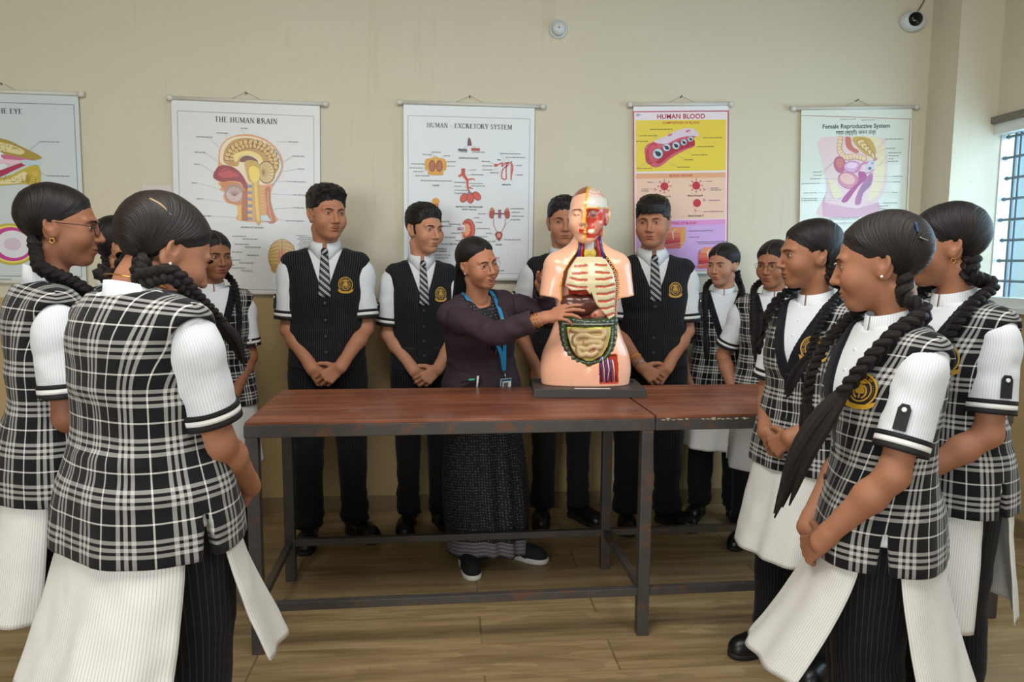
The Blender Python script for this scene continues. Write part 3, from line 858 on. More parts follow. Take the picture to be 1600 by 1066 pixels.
    for bi, (side, pts, turns, r0, *tl) in enumerate(braids):
        sg = -1 if side == 'R' else 1
        st = DH(np.array([(sg * .060, .056, -.038), (sg * .071, .046, -.082)])) / s
        P = np.concatenate([st, [P1(p) for p in pts]])
        v, f, uv = braid(spline(P, 24) * s, r0 * s, r0 * .72 * s, turns, tail=(tl[0] if tl else .10) * s); obj('braid', v, f, hairM, root, uv=uv, col=np.zeros((len(v), 3)))
    if glass:
        fr, ln = glasses(*glass[:2]); g = obj('glasses', DH(fr[0]), fr[1], glass[2], root); [obj('lens', DH(l2[0]), l2[1], M_LENS, g) for l2 in ln]
    for e in extras:
        if e[0] == 'earring':
            for sg in (-1, 1):
                a = np.linspace(0, 2 * np.pi, 13) if e[1] == 'hoop' else None
                if e[1] == 'hoop': m = tube(np.c_[0 * a + sg * .0745, .006 + .006 * np.cos(a), -.040 + .007 * np.sin(a)], .0011, 6)
                else: m = disc((sg * .0785, .005, -.029), (sg, -.3, 0), .0034, .002)
                obj('earring', DH(m[0]), m[1], M_BRASS if e[1] == 'hoop' else M_PEARL, root)
        if e[0] == 'clip':
            P = spline(e[1], 10); P = P + (P - V(0, .015, .03)) / np.linalg.norm(P - V(0, .015, .03), axis=1)[:, None] * .003
            m = tube(P, e[2], 8, flat=.6); obj('hair_clip', DH(m[0]), m[1], e[3], root)
        if e[0] == 'bangle':
            sg, S, E, W = [k2 for k2 in sleeves if k2[0] == (-1 if e[1] == 'R' else 1)][0]
            c = W + (E - W) * e[2]; T = unit(W - E); n = unit(np.cross(T, V(0, 0, 1))); bb = np.cross(T, n); a = np.linspace(0, 2 * np.pi, 21)
            m = tube(c + e[3] * (np.cos(a)[:, None] * n + np.sin(a)[:, None] * bb), e[4], 7); obj('bracelet', m[0] * s, m[1], e[5], root)
        if e[0] == 'moustache':
            for sg in (-1, 1):
                m = tube(spline([(sg * .002, -.1005, -.0485), (sg * .012, -.0985, -.0495), (sg * .022, -.0905, -.0535)], 9), np.linspace(.0022, .0008, 9), 6, flat=.4)
                obj('moustache', DH(m[0]), m[1], M_BROW, root)
        if e[0] == 'bindi':
            m = disc((0, -.0945, .036), (0, -1, .15), .0030, .0015, 12); obj('bindi', DH(m[0]), m[1], plain('bindi_red', (150, 26, 30), .5), root)
        if e[0] == 'nose_stud':
            m = disc((e[1] * .0185, -.098, -.030), (e[1], -.6, 0), .0018, .001, 8); obj('nose_stud', DH(m[0]), m[1], M_METAL, root)
        if e[0] == 'necklace':
            a = np.linspace(0, 2 * np.pi, 40); P = np.c_[.057 * np.sin(a) + hoff[0] * .6, .008 + hoff[1] * .6 - .058 * np.cos(a), 1.338 - .022 * np.cos(a)]
            m = tube(D(P), .0015, 6); obj('necklace', m[0], m[1], M_BRASS, root)
    if kind == 'teacher': return root, D, DH, s, sleeves, B
    # --- shirt with short sleeves
    sv, sq, suv, _ = shirt_mesh(kind); ms = [(D(sv), sq)]; uvs = [suv]; bands = []
    for sg, S, E, W in sleeves:
        bnd = V(0, 0, .012)
        A0 = S + V(-sg * .030, 0, .004); mid = S + (E - S) * .40; end = S + (E - S) * (.80 if not boy else .84)
        v, q, uv, fr = sleeve([A0, S + (E - S) * .10 + V(sg * .004, 0, 0), mid, end], [.045, .056 * fat, .057 * fat, .058 * fat] if not boy else [.046, .058 * fat, .061 * fat, .062 * fat], seed=seed + sg, wr=.007)
        ms.append((v * s, q)); uvs.append(uv); bands.append((sg, fr))
    v, q = merge(*ms); shirt = obj('shirt', v, q, M_SHIRT, root, uv=np.concatenate(uvs))
    for sg, (P, T, N, Bv, r) in bands:
        for lo, hi, m, ex in ((.86, .905, M_BLACK, .0035), (.905, .955, M_WHITE, .003), (.955, 1.012, M_BLACK, .0035)):
            a = np.arange(32) / 32 * 2 * np.pi; L = np.linspace(lo, hi, 3); R = []
            for l in L:
                i = min(l, 1.) * (len(P) - 1); i0 = int(min(i, len(P) - 2)); c = P[i0] + (P[i0 + 1] - P[i0]) * (l * (len(P) - 1) - i0)
                R.append(c + (r[-1] + ex) * (np.cos(a)[:, None] * N[i0] + np.sin(a)[:, None] * Bv[i0]))
            R = band(np.array(R), .006); o = obj('sleeve_band', R.reshape(-1, 3) * s, loft(R, cap=False)[1], m, shirt)
        if ('L' if sg > 0 else 'R') in tabs:
            k2 = int(.70 * len(P)); dirn = unit(V(sg, -.35 * 1, 0)); T0 = unit(P[-1] - P[-6]); dirn = unit(dirn - T0 * (dirn @ T0)); sd = np.cross(T0, dirn)
            b0 = P[int(.87 * (len(P) - 1))]; top_p = P[int(.60 * (len(P) - 1))]; ln = np.linalg.norm(b0 - top_p)
            out = [(-.013, 0), (.013, 0), (.013, -ln * .82), (.007, -ln), (-.007, -ln), (-.013, -ln * .82)]
            rr = r[-1] + .001
            def at(px, pl, h): 
                an = px / rr; return b0 + T0 * pl + (rr + h) * (math.cos(an) * dirn + math.sin(an) * sd)
            lo_ = [at(px, pl, .001) for px, pl in out]; hi_ = [at(px, pl, .006) for px, pl in out]; n = 6
            f = [list(range(n))[::-1], list(range(n, 2 * n))] + [[i, (i + 1) % n, n + (i + 1) % n, n + i] for i in range(n)]
            tb = obj('sleeve_tab', np.array(lo_ + hi_) * s, f, M_BLACK, shirt, smooth=False)
            m = disc(at(0, -ln * .78, .006), dirn, .0058, .003); obj('tab_button', m[0] * s, m[1], M_PEARL, tb)
    # --- collar
    if boy:
        t0 = math.radians(9); zf = lambda t: -.034 * np.exp(-(np.minimum(t - t0, 2 * np.pi - t0 - t) / .42) ** 2)
        R = [ring_path((0, .011, 1.336), .057, .056, 60, None, t0, 2 * math.pi - t0, tilt=.28), ring_path((0, .011, 1.362), .056, .055, 60, None, t0, 2 * math.pi - t0, tilt=.28),
             ring_path((0, .010, 1.358), .063, .062, 60, None, t0, 2 * math.pi - t0, tilt=.28), ring_path((0, .006, 1.326), .080, .083, 60, zf, t0, 2 * math.pi - t0, tilt=.30)]
    else:
        t0 = math.radians(3)
        R = [ring_path((0, .010, zz - collar_drop), rr, rr * 1.0, 60, None, t0, 2 * math.pi - t0, tilt=.30) for zz, rr in ((1.296, .066), (1.322, .0605), (1.352, .0575))]
    R = np.array(R); v1, q1 = loft(R, closed=False, cap=False); c = V(0, .01, 0)
    inn = R - (R - c) * V(1, 1, 0) * .05; v2, q2 = loft(inn, closed=False, cap=False); n = len(v1); nv, nu = R.shape[:2]
    idx = np.arange(n).reshape(nv, nu); lp = np.r_[idx[0], idx[1:, -1], idx[-1, -2::-1], idx[-2:0:-1, 0]]; l2 = np.roll(lp, -1)
    uv = np.stack([np.broadcast_to(np.linspace(0, .36, nu), (nv, nu)), np.broadcast_to(np.linspace(0, .05, nv)[:, None], (nv, nu))], -1).reshape(-1, 2)
    obj('collar', D(np.concatenate([v1, v2])), np.concatenate([q1, q2[:, ::-1] + n, np.stack([lp, lp + n, l2 + n, l2], 1)]), M_SHIRT, shirt, uv=np.concatenate([uv, uv]))
    if boy:
        zs = np.linspace(1.305, 1.112, 14); Pt = np.array([(0, front_y(B, z, 0, .004) - .010, z) for z in zs]); Pt[:3, 1] -= V(.010, .007, .003)
        w = np.interp(zs, (1.112, 1.27, 1.305), (.029, .019, .015)); a = np.arange(12) / 12 * 2 * np.pi
        R = np.array([[(p[0] + ww * math.copysign(abs(math.cos(t)) ** .5, math.cos(t)), p[1] + .005 * math.sin(t), p[2]) for t in a] for p, ww in zip(Pt, w)])
        v, f = loft(R); uv = v[:, [0, 2]]; tie = obj('tie', D(v), f, M_TIE, root, uv=uv)
        m = p_ell((0, Pt[0, 1] - .001, 1.308), (.017, .012, .017)); v, q = Field().u(m).mesh((-.03, Pt[0, 1] - .03, 1.26), (.03, Pt[0, 1] + .03, 1.33), .004)
        obj('tie_knot', D(v), q, M_TIE, tie, uv=v[:, [0, 2]] * V(-1, 1))
    for z in ((1.20, 1.25) if not boy else ()):
        m = disc((0, front_y(B, z, 0, .004), z), (0, -1, .1), .0045, .002); obj('shirt_button', D(m[0]), m[1], M_PEARL, shirt)
    # --- waistcoat
    vv, vq, vuv, ve = vest_mesh(kind); c2 = vv - V(0, YC, 0); rad = c2 * V(1, 1, 0); rad /= np.linalg.norm(rad, axis=1)[:, None] + 1e-6
    ww = np.exp(-((vv[:, 2] - 1.0) / .09) ** 2)
    nz = vnoise(vv * V(7, 7, 26) + seed * 3.1, 1.) * (.0020 + .0065 * ww) + vnoise(vv * V(9, 9, 5) + seed, 1.) * .004
    hemf = sstep(.92, .74, vv[:, 2]) * .006 * np.sin(np.arctan2(c2[:, 0], c2[:, 1]) * 6 + seed) if not boy else 0
    vest = obj('vest', D(vv + rad * np.clip(nz + hemf, -.002, .014)[:, None]), vq, M_VESTB if boy else M_PLAID, root, uv=vuv, attrs={'edge': ve})
    for z in ((1.085, 1.01, .94, .87) if boy else (1.07, .99, .91)):
        m = disc((0, front_y(B, z, 0, .0155), z), (0, -1, 0), .0085, .003); obj('button', D(m[0]), m[1], M_BUTTON, vest)
    if badge:
        bx = .092; bz = 1.165; by = front_y(B, bz, bx, .017); e = .01
        n = unit(V(front_y(B, bz, bx - e, .014) - front_y(B, bz, bx + e, .014), -2 * e, 0) * V(-1, 1, 1)) if 0 else unit(V(.42, -1, .05))
        v, f, mi = emblem((bx, by - .002, bz), n, .034 if boy else .042); obj('crest_badge', D(v), f, [M_GOLD, M_BLACK, M_NAVY], vest, mi=mi, smooth=False)
    if boy:
        for sg in (-1, 1):
            z = .90; xx = sg * .095; m = box((xx - .045, 0, z - .004), (xx + .045, .010, z + .012), .003); v = m[0].copy(); v[:, 1] += [front_y(B, z, px, .015) - .004 for px in v[:, 0]]
            obj('pocket_welt', D(v), m[1], M_BLACK, vest, smooth=False)
            m = prism([(sg * .090, 1.262), (sg * .150, 1.262), (sg * .150, 1.232), (sg * .120, 1.222), (sg * .090, 1.232)], .006)
            v = m[0].copy(); v[:, 1] += [front_y(B, 1.235, px, .016) + .012 + (pz - 1.232) * .9 for px, pz in zip(v[:, 0], v[:, 2])]
    else:
        for nm, a0, a1, (swx, swy) in (('kurta_front', -76, 76, panels[0]), ('kurta_back', 104, 256, panels[1])):
            v, q, uv = cloth_panel(B, a0, a1, .80, .43, (.020, .030), (swx, swy), seed + a0)
            obj(nm, D(v), q, M_KURTA, shirt, uv=uv)
    # --- trousers and shoes
    ms, uvs = [], []; (su, ss) = shoe_meshes()
    for sg, (fx, fy, fa) in zip((-1, 1), feet):
        ank = (fx, fy + .01, .075)
        v, q, uv = leg_loft((sg * .084, .004, .88), (sg * .088 * .5 + fx * .5, fy * .4 - .012, .46), ank, (.088, .098, .074, .064, .070) if boy else (.085, .095, .078, .068, .066), seed + sg)
        ms.append((v * V(wid, wid, 1) * s, q)); uvs.append(uv)
        R = rot('Z', fa); tr = V(fx * wid, (fy + .01) * wid, 0) * s
        sh = obj('shoe', su[0] @ R.T * s * .98 + tr, su[1], M_SHOE, root); obj('shoe_sole', ss[0] @ R.T * s * .98 + tr, ss[1], M_SOLE, sh)
    R = []
    for zz, k2 in ((.93, .9), (.90, .96), (.84, .98), (.79, .96), (.76, .80), (.745, .35)):
        t = np.arange(40) / 40 * 2 * np.pi; zc = max(zz, .70); a = ipl(np.array([zc]), B['z'], B['a'])[0] - .004; bf = ipl(np.array([zc]), B['z'], B['bf'])[0] - .012; bb = ipl(np.array([zc]), B['z'], B['bb'])[0] - .012
        R.append(np.stack([np.sin(t) * a * k2, YC - np.cos(t) * np.where(np.cos(t) > 0, bf, bb) * k2, zz + 0 * t], 1))
    R = np.array(R); v, q = loft(R, cap=False); ms.append((v * V(wid, wid, 1) * s, q)); c2 = v[q]; th = np.arctan2(c2[:, :, 0], -c2[:, :, 1]); th = th[:, :1] + (th - th[:, :1] + np.pi) % (2 * np.pi) - np.pi
    uvs.append(np.stack([th * .165, c2[:, :, 2]], -1).reshape(-1, 2))
    v, q = merge(*ms); obj('trousers', v, q, M_PIN, root, uv=np.concatenate(uvs))
    return root
# ----------------------------------------------------------------- the teacher: blazer over a sari
M_BLAZER = plain('aubergine_blazer_cloth', (52, 36, 44), .8, .12, 500)
def sari_mat():
    t = NT('sari_cloth'); u, v = uvxy(t)
    mp = t.n('CombineXYZ'); t.put(mp.inputs[0], t.math('MULTIPLY', u, 75)); t.put(mp.inputs[1], t.math('MULTIPLY', v, 75))
    vo = t.n('TexVoronoi'); vo.inputs['Randomness'].default_value = .15; t.put(vo.inputs['Vector'], mp.outputs[0]); vo.inputs['Scale'].default_value = 1.
    dots = t.math('LESS_THAN', vo.outputs['Distance'], .22)
    dots2 = t.math('MULTIPLY', dots, t.math('GREATER_THAN', t.noise(t.objco(), 90, 2), .47))
    c = t.mix(dots2, lin(20, 20, 24), lin(118, 117, 124))
    bord = t.math('MULTIPLY', t.math('GREATER_THAN', v, .055), t.math('LESS_THAN', v, .125))
    st = t.mix(stripe(t, v, .018, .1, .45), lin(126, 118, 122), lin(88, 82, 88))
    return t.out(t.mix(bord, c, st), .75)
M_SARI = sari_mat()
def lanyard_mat():
    t = NT('blue_lanyard_tape'); return t.out(lin(38, 128, 176), .5)
def blazer_field(B, g):
    F = torso_field(B, g); F.i(lambda P: .735 - P[:, 2], .004)
    return F
def teacher(label, x, y, rz, H, head, gaze, tone, lean, RW, LW):
    s = H / 1.60
    A = {'R': dict(W=RW, d=(.72, -.58, .24), n=(-.25, -.65, .72), pose='reach', hint=(-.55, -.05, -1.)),
         'L': dict(W=LW, d=(.30, -.55, .75), n=(-.3, .75, .6), pose='open', hint=(.8, .3, -.6))}
    root, D, DH, s, sleeves, B = person(label, x, y, rz, H, 'teacher', head=head, gaze=gaze, tone=tone, hair='bun', lean=lean, arms=A, fine=True,
        face=dict(open_mouth=.012, fw=1.02, bw=.75), glass=(.0205, .0008, M_METAL), seed=9,
        extras=[('earring', 'stud'), ('bindi',), ('bangle', 'R', .10, .030, .0014, M_BRASS), ('bangle', 'R', .16, .031, .0016, M_BRASS), ('bangle', 'R', .22, .032, .0014, M_BRASS)])
    mm = tube(spline([(-.013, -.0835, -.0602), (0, -.0905, -.0612), (.013, -.0835, -.0602)], 10), .0022, 8); obj('teeth', DH(mm[0]), mm[1], M_WHITE, root)
    # blazer
    F = blazer_field(B, .020)
    def vd(P): return np.where(P[:, 1] < .012, (np.abs(P[:, 0] + .0) - np.maximum((P[:, 2] - 1.04) * .30, (P[:, 2] - 1.04) * .3)) * .95, 9.)
    def neck(P): return np.where(P[:, 2] > 1.22, (np.sqrt((P[:, 0] / .066) ** 2 + ((P[:, 1] - .012) / .064) ** 2) - 1) * .066, 9.)
    F.i(lambda P: -np.minimum(vd(P), neck(P)), .003)
    v, q = F.mesh((-.28, -.22, .70), (.28, .22, 1.42), .005)
    c2 = (v - V(0, YC, 0)) * V(1, 1, 0); rad = c2 / (np.linalg.norm(c2, axis=1)[:, None] + 1e-6)
    nz = vnoise(v * V(7, 7, 16), 1.) * .006 + vnoise(v * V(12, 12, 40) + 5, 1.) * .003 * np.exp(-((v[:, 2] - .98) / .10) ** 2)
    ms = [(D(v + rad * np.clip(nz, -.002, .012)[:, None]), q)]
    for sg, S, E, W in sleeves:
        A0 = S + V(-sg * .035, 0, .004)
        sv, sq, _, fr = sleeve([A0, S + (E - S) * .12, S + (E - S) * .55, E, E + (W - E) * .45, E + (W - E) * .80], [.050, .060, .056, .054, .050, .045], k=30, n=46, wr=.012, seed=sg + 4)
        ms.append((sv * s, sq))
    bv, bq = merge(*ms); bl = obj('blazer', bv, bq, M_BLAZER, root)
    # lapels
    for sg in (-1, 1):
        pts = [(.006, 1.045), (.060, 1.17), (.086, 1.185), (.078, 1.21), (.093, 1.225), (.080, 1.285), (.066, 1.295), (.004, 1.05)]
        z0 = [(px, pz) for px, pz in pts]
        def sf(px, pz, g): return (sg * px, front_y(B, min(pz, 1.27), px, g) + max(0, pz - 1.25) * .55, pz)
        n = len(z0); v = [sf(px, pz, .033) for px, pz in z0] + [sf(px, pz, .039) for px, pz in z0]
        f = [list(range(n))[::-1], list(range(n, 2 * n))] + [[i, (i + 1) % n, n + (i + 1) % n, n + i] for i in range(n)]
        obj('lapel', D(np.array(v)), f, M_BLAZER, bl, smooth=False)
    # blouse / sari drape seen in the neck
    F = torso_field(B, .006); F.i(lambda P: 1.0 - P[:, 2])
    F.i(lambda P: -(np.sqrt((P[:, 0] / .062) ** 2 + ((P[:, 1] - .0) / .068) ** 2) - 1) * .06 + np.where(P[:, 2] < 1.27, -9, 0), .006)
    v, q = F.mesh((-.22, -.18, .98), (.22, .18, 1.40), .008); obj('sari_blouse', D(v), q, M_SARI, root, uv=v[:, [0, 2]] + V(3, 3))
    # name badge, pen, pocket cloth
    bx, bz = .100, 1.165; nrm = unit(V(.45, -1, 0)); c = V(bx, front_y(B, bz, bx, .034), bz)
    tx = unit(np.cross((0, 0, 1), nrm))
    def plate(c, w, h, th, m, nm, par, up=V(0, 0, 1)):
        R = np.stack([tx, -nrm, up], 1); mm = box((-w / 2, -th, -h / 2), (w / 2, 0, h / 2), min(th * .4, .001)); return obj(nm, D(mm[0] @ R.T + c), mm[1], m, par, smooth=False)
    nb = plate(c, .052, .020, .004, plain('badge_blue', (92, 128, 190), .4), 'name_badge', bl)
    mm = disc(c + V(0, 0, .026) , nrm, .017, .004, 20); obj('round_emblem', D(mm[0]), mm[1], M_WHITE, nb)
    mm = disc(c + V(0, 0, .026) + nrm * .003, nrm, .012, .002, 20); obj('emblem_center', D(mm[0]), mm[1], plain('emblem_blue', (60, 110, 170), .5), nb)
    fy = lambda z, xx: front_y(B, z, xx, .032)
    mm = box((-.150, fy(.86, -.11) + .006, .905), (-.055, fy(.86, -.10) - .004, .916), .003); obj('pocket_flap', D(mm[0]), mm[1], M_BLAZER, bl, smooth=False)
    mm = tube([(-.075, fy(.90, -.075) - .004, .865), (-.075, fy(.91, -.075) - .006, .940)], .0050, 10); pen = obj('pen', D(mm[0]), mm[1], M_WHITE, bl)
    mm = box((-.115, fy(.91, -.10) - .006, .912), (-.085, fy(.91, -.10) + .002, .925), .001); obj('pocket_cloth', D(mm[0]), mm[1], plain('mint_cloth', (84, 190, 160), .7), bl, smooth=False)
    # lanyard and id card
    MB = lanyard_mat()
    def strip(P, w, th=.0016):
        P = spline(P, 26); T = np.gradient(P, axis=0); T /= np.linalg.norm(T, axis=1)[:, None]; sd = np.cross(T, V(0, -1, 0)); sd /= np.linalg.norm(sd, axis=1)[:, None]; nn = np.cross(sd, T)
        R = np.stack([P + sd * w + nn * th, P - sd * w + nn * th, P - sd * w - nn * th, P + sd * w - nn * th], 1); return loft(R)
    kn = (.055, front_y(B, .985, .05, .05), .955)
    a = strip([(.058, .05, 1.325), (.066, -.01, 1.325), (.062, -.072, 1.28), (.056, front_y(B, 1.18, .05, .032), 1.18), (.052, front_y(B, 1.08, .05, .034), 1.08), kn], .009)
    b = strip([(-.058, .05, 1.325), (-.064, -.01, 1.325), (-.050, -.066, 1.27), (-.016, front_y(B, 1.18, .0, .020), 1.18), (.025, front_y(B, 1.08, .02, .034), 1.08), kn], .009)
    ly = join(a, b); lan = obj('lanyard', D(ly[0]), ly[1], MB, root, smooth=False)
    tv, tf = text_mesh('ACADEMY OF S', .0105, .0001)
    P = spline([(.062, -.072, 1.28), (.056, front_y(B, 1.18, .05, .036), 1.18), (.052, front_y(B, 1.08, .05, .038), 1.08)], 40); L = np.r_[0, np.cumsum(np.linalg.norm(np.diff(P, axis=0), axis=1))]
    tt = np.clip((tv[:, 0] - tv[:, 0].min()) + .02, 0, L[-1]); pos = np.stack([np.interp(tt, L, P[:, i]) for i in range(3)], 1)
    pos[:, 0] += tv[:, 1] - .004; pos[:, 1] -= .003; obj('lanyard_lettering', D(pos), tf, M_WHITE, lan, smooth=False)
    mm = tube([kn, V(*kn) + V(0, -.026, -.035)], .0022, 8); obj('lanyard_clip', D(mm[0]), mm[1], M_METAL, lan)
    cz = kn[2] - .035 - .045; cy = kn[1] - .028
    cd = box((kn[0] - .027, cy - .002, cz - .044), (kn[0] + .027, cy + .001, cz + .044), .0006); idc = obj('identity_card', D(cd[0]), cd[1], M_WHITE, root, smooth=False)
    for nm, (x0, z0, x1, z1), rgb in (('card_header', (-.025, .030, .025, .042), (38, 92, 120)), ('card_side', (-.025, -.028, -.016, .028), (38, 92, 120)), ('card_photo', (-.012, -.006, .012, .024), (120, 110, 120)), ('card_face', (-.005, .004, .005, .018), (120, 80, 62)), ('card_foot', (-.025, -.042, .025, -.036), (38, 92, 120)), ('card_lines', (-.012, -.022, .018, -.017), (150, 160, 170))):
        mm = box((kn[0] + x0, cy - .0032 - (.0004 if nm == 'card_face' else 0), cz + z0), (kn[0] + x1, cy - .0019, cz + z1)); obj(nm, D(mm[0]), mm[1], plain(nm, rgb, .5), idc, smooth=False)
    # sari skirt: closed column with pleats, hem near the floor
    nu, nv = 72, 40; t = np.arange(nu) / nu * 2 * np.pi; R = []
    for k in range(nv):
        f = k / (nv - 1.); z = .84 - .79 * f
        a = .176 + .030 * math.sin(f * 2.4) + .015 * f; b = .135 + .045 * f
        pl = (.003 + .016 * f) * np.exp(-((t - 3.35) / .75) ** 2) * np.sin(t * 15 + 1.2 * f) + .006 * f * np.sin(t * 5 + 1 + f) + .004 * np.sin(f * 9 + t * 2)
        R.append(np.stack([-np.sin(t) * (a + pl) * -1 * -1 + .03 * f, YC + np.cos(t) * (b + pl) - .03 * f, np.full(nu, z) + .012 * f * np.sin(t * 3)], 1))
    R = np.array(R); R = np.concatenate([R, (R[-1] * .94 + R[-1].mean(0) * .06)[None]]); v, q = loft(R, cap=False)
    L = .205 * np.unwrap(np.tile(t, nv + 1).reshape(nv + 1, nu), axis=1)
    j = np.arange(nu + 1) / nu * 2 * np.pi * .205; zz = R[:, :, 2].mean(1); uv = np.zeros((nv, nu, 4, 2))
    for c, (di, dj) in enumerate(((0, 0), (0, 1), (1, 1), (1, 0))): uv[:, :, c, 0] = j[None, dj:nu + dj]; uv[:, :, c, 1] = zz[di:nv + di, None]
    obj('sari', v * s, q, M_SARI, root, uv=uv.reshape(-1, 2))
    (su, ss) = shoe_meshes(); wsole = plain('white_rubber', (226, 224, 216), .6); up = plain('black_mesh_fabric', (20, 20, 22), .85)
    for fx, fy_, fa in ((-.115, -.115, -6), (.145, -.085, 38)):
        Rz = rot('Z', fa); tr = V(fx, fy_, 0) * s; sh = obj('sneaker', su[0] @ Rz.T * s * .95 + tr, su[1], up, root)
        m2 = ss[0] * V(1.06, 1.03, 1.25); obj('sneaker_sole', m2 @ Rz.T * s * .95 + tr, ss[1], wsole, sh)
    # hair tail down the back
    for k, (ox, oz) in enumerate(((0, 0), (.016, .004), (-.016, .004), (.008, -.01), (-.008, -.008))):
        P = DH(np.array([(ox * .5, .118, .02 + oz), (ox * .8, .145, -.03)])) / s
        bk = np.array([D(np.array([p]), 1.)[0] for p in ((ox * 1.2 - .02, .135, 1.30), (ox * 1.6 - .05, .145, 1.18), (ox * 1.5 - .06, .14, 1.06))])
        mm = tube(spline(np.concatenate([P, bk]), 20) * s, np.interp(np.arange(20), [0, 8, 19], [.018, .020, .004]) * s, 10)
        uvh = np.stack([np.tile(np.arange(10) / 10. * .5, 20), np.repeat(np.linspace(0, .4, 20), 10)], 1)
        obj('hair_tail', mm[0], mm[1], M_HAIR, root, uv=uvh, col=np.zeros((len(mm[0]), 3)))
    return root
# ----------------------------------------------------------------- the anatomical torso on the table
_t = NT('painted_plastic'); M_PLAST = _t.out(_t.n('Attribute', attribute_name='Col').outputs['Color'], .22, Specular_IOR_Level=.5, Coat_Weight=.25)
MZ = (0, .06, .12, .20, .28, .36, .42, .48, .53, .57)
MA = (.178, .184, .176, .144, .122, .126, .128, .114, .080, .045)
MF = (.088, .096, .098, .092, .088, .100, .106, .084, .056, .04)
MB = (.105, .118, .116, .095, .085, .095, .100, .096, .080, .06)
OUTL = ((.585, .036), (.53, .050), (.49, .080), (.45, .103), (.40, .110), (.33, .106), (.26, .110), (.20, .108), (.15, .088), (.11, .058), (.085, .0))
def mtorso(P, g=0.):
    x, y, z = P.T; y = y - .01
    a = np.maximum(ipl(z, MZ, MA) + g, .012); b = np.maximum(np.where(y < 0, ipl(z, MZ, MF), ipl(z, MZ, MB)) + g, .012)
    n = 2.3; rho = ((np.abs(x) / a) ** n + (np.abs(y) / b) ** n) ** (1 / n) + 1e-6
    d = np.hypot(x, y) * (1 - 1 / rho)
    d = np.where(rho < .3, -.03, d)
    return np.maximum(d, z - .555)
def opening(P, shift=.006):
    """signed distance-like to the outline of the big front window (<0 inside)"""
    zs = np.array([o[0] for o in OUTL])[::-1]; ws = np.array([o[1] for o in OUTL])[::-1]
    w = np.interp(P[:, 2], zs, ws, left=-.05, right=.036) 
    d = np.abs(P[:, 0] - shift) - w
    return np.where(P[:, 2] < .085, np.maximum(d, .085 - P[:, 2] - .0 + d * 0), d)
def mfront(x, z, g=0.):
    a = ipl(np.array([z]), MZ, MA)[0] + g; b = ipl(np.array([z]), MZ, MF)[0] + g
    return .01 - b * max(0., 1 - min(1, abs(x) / a) ** 2.3) ** (1 / 2.3)
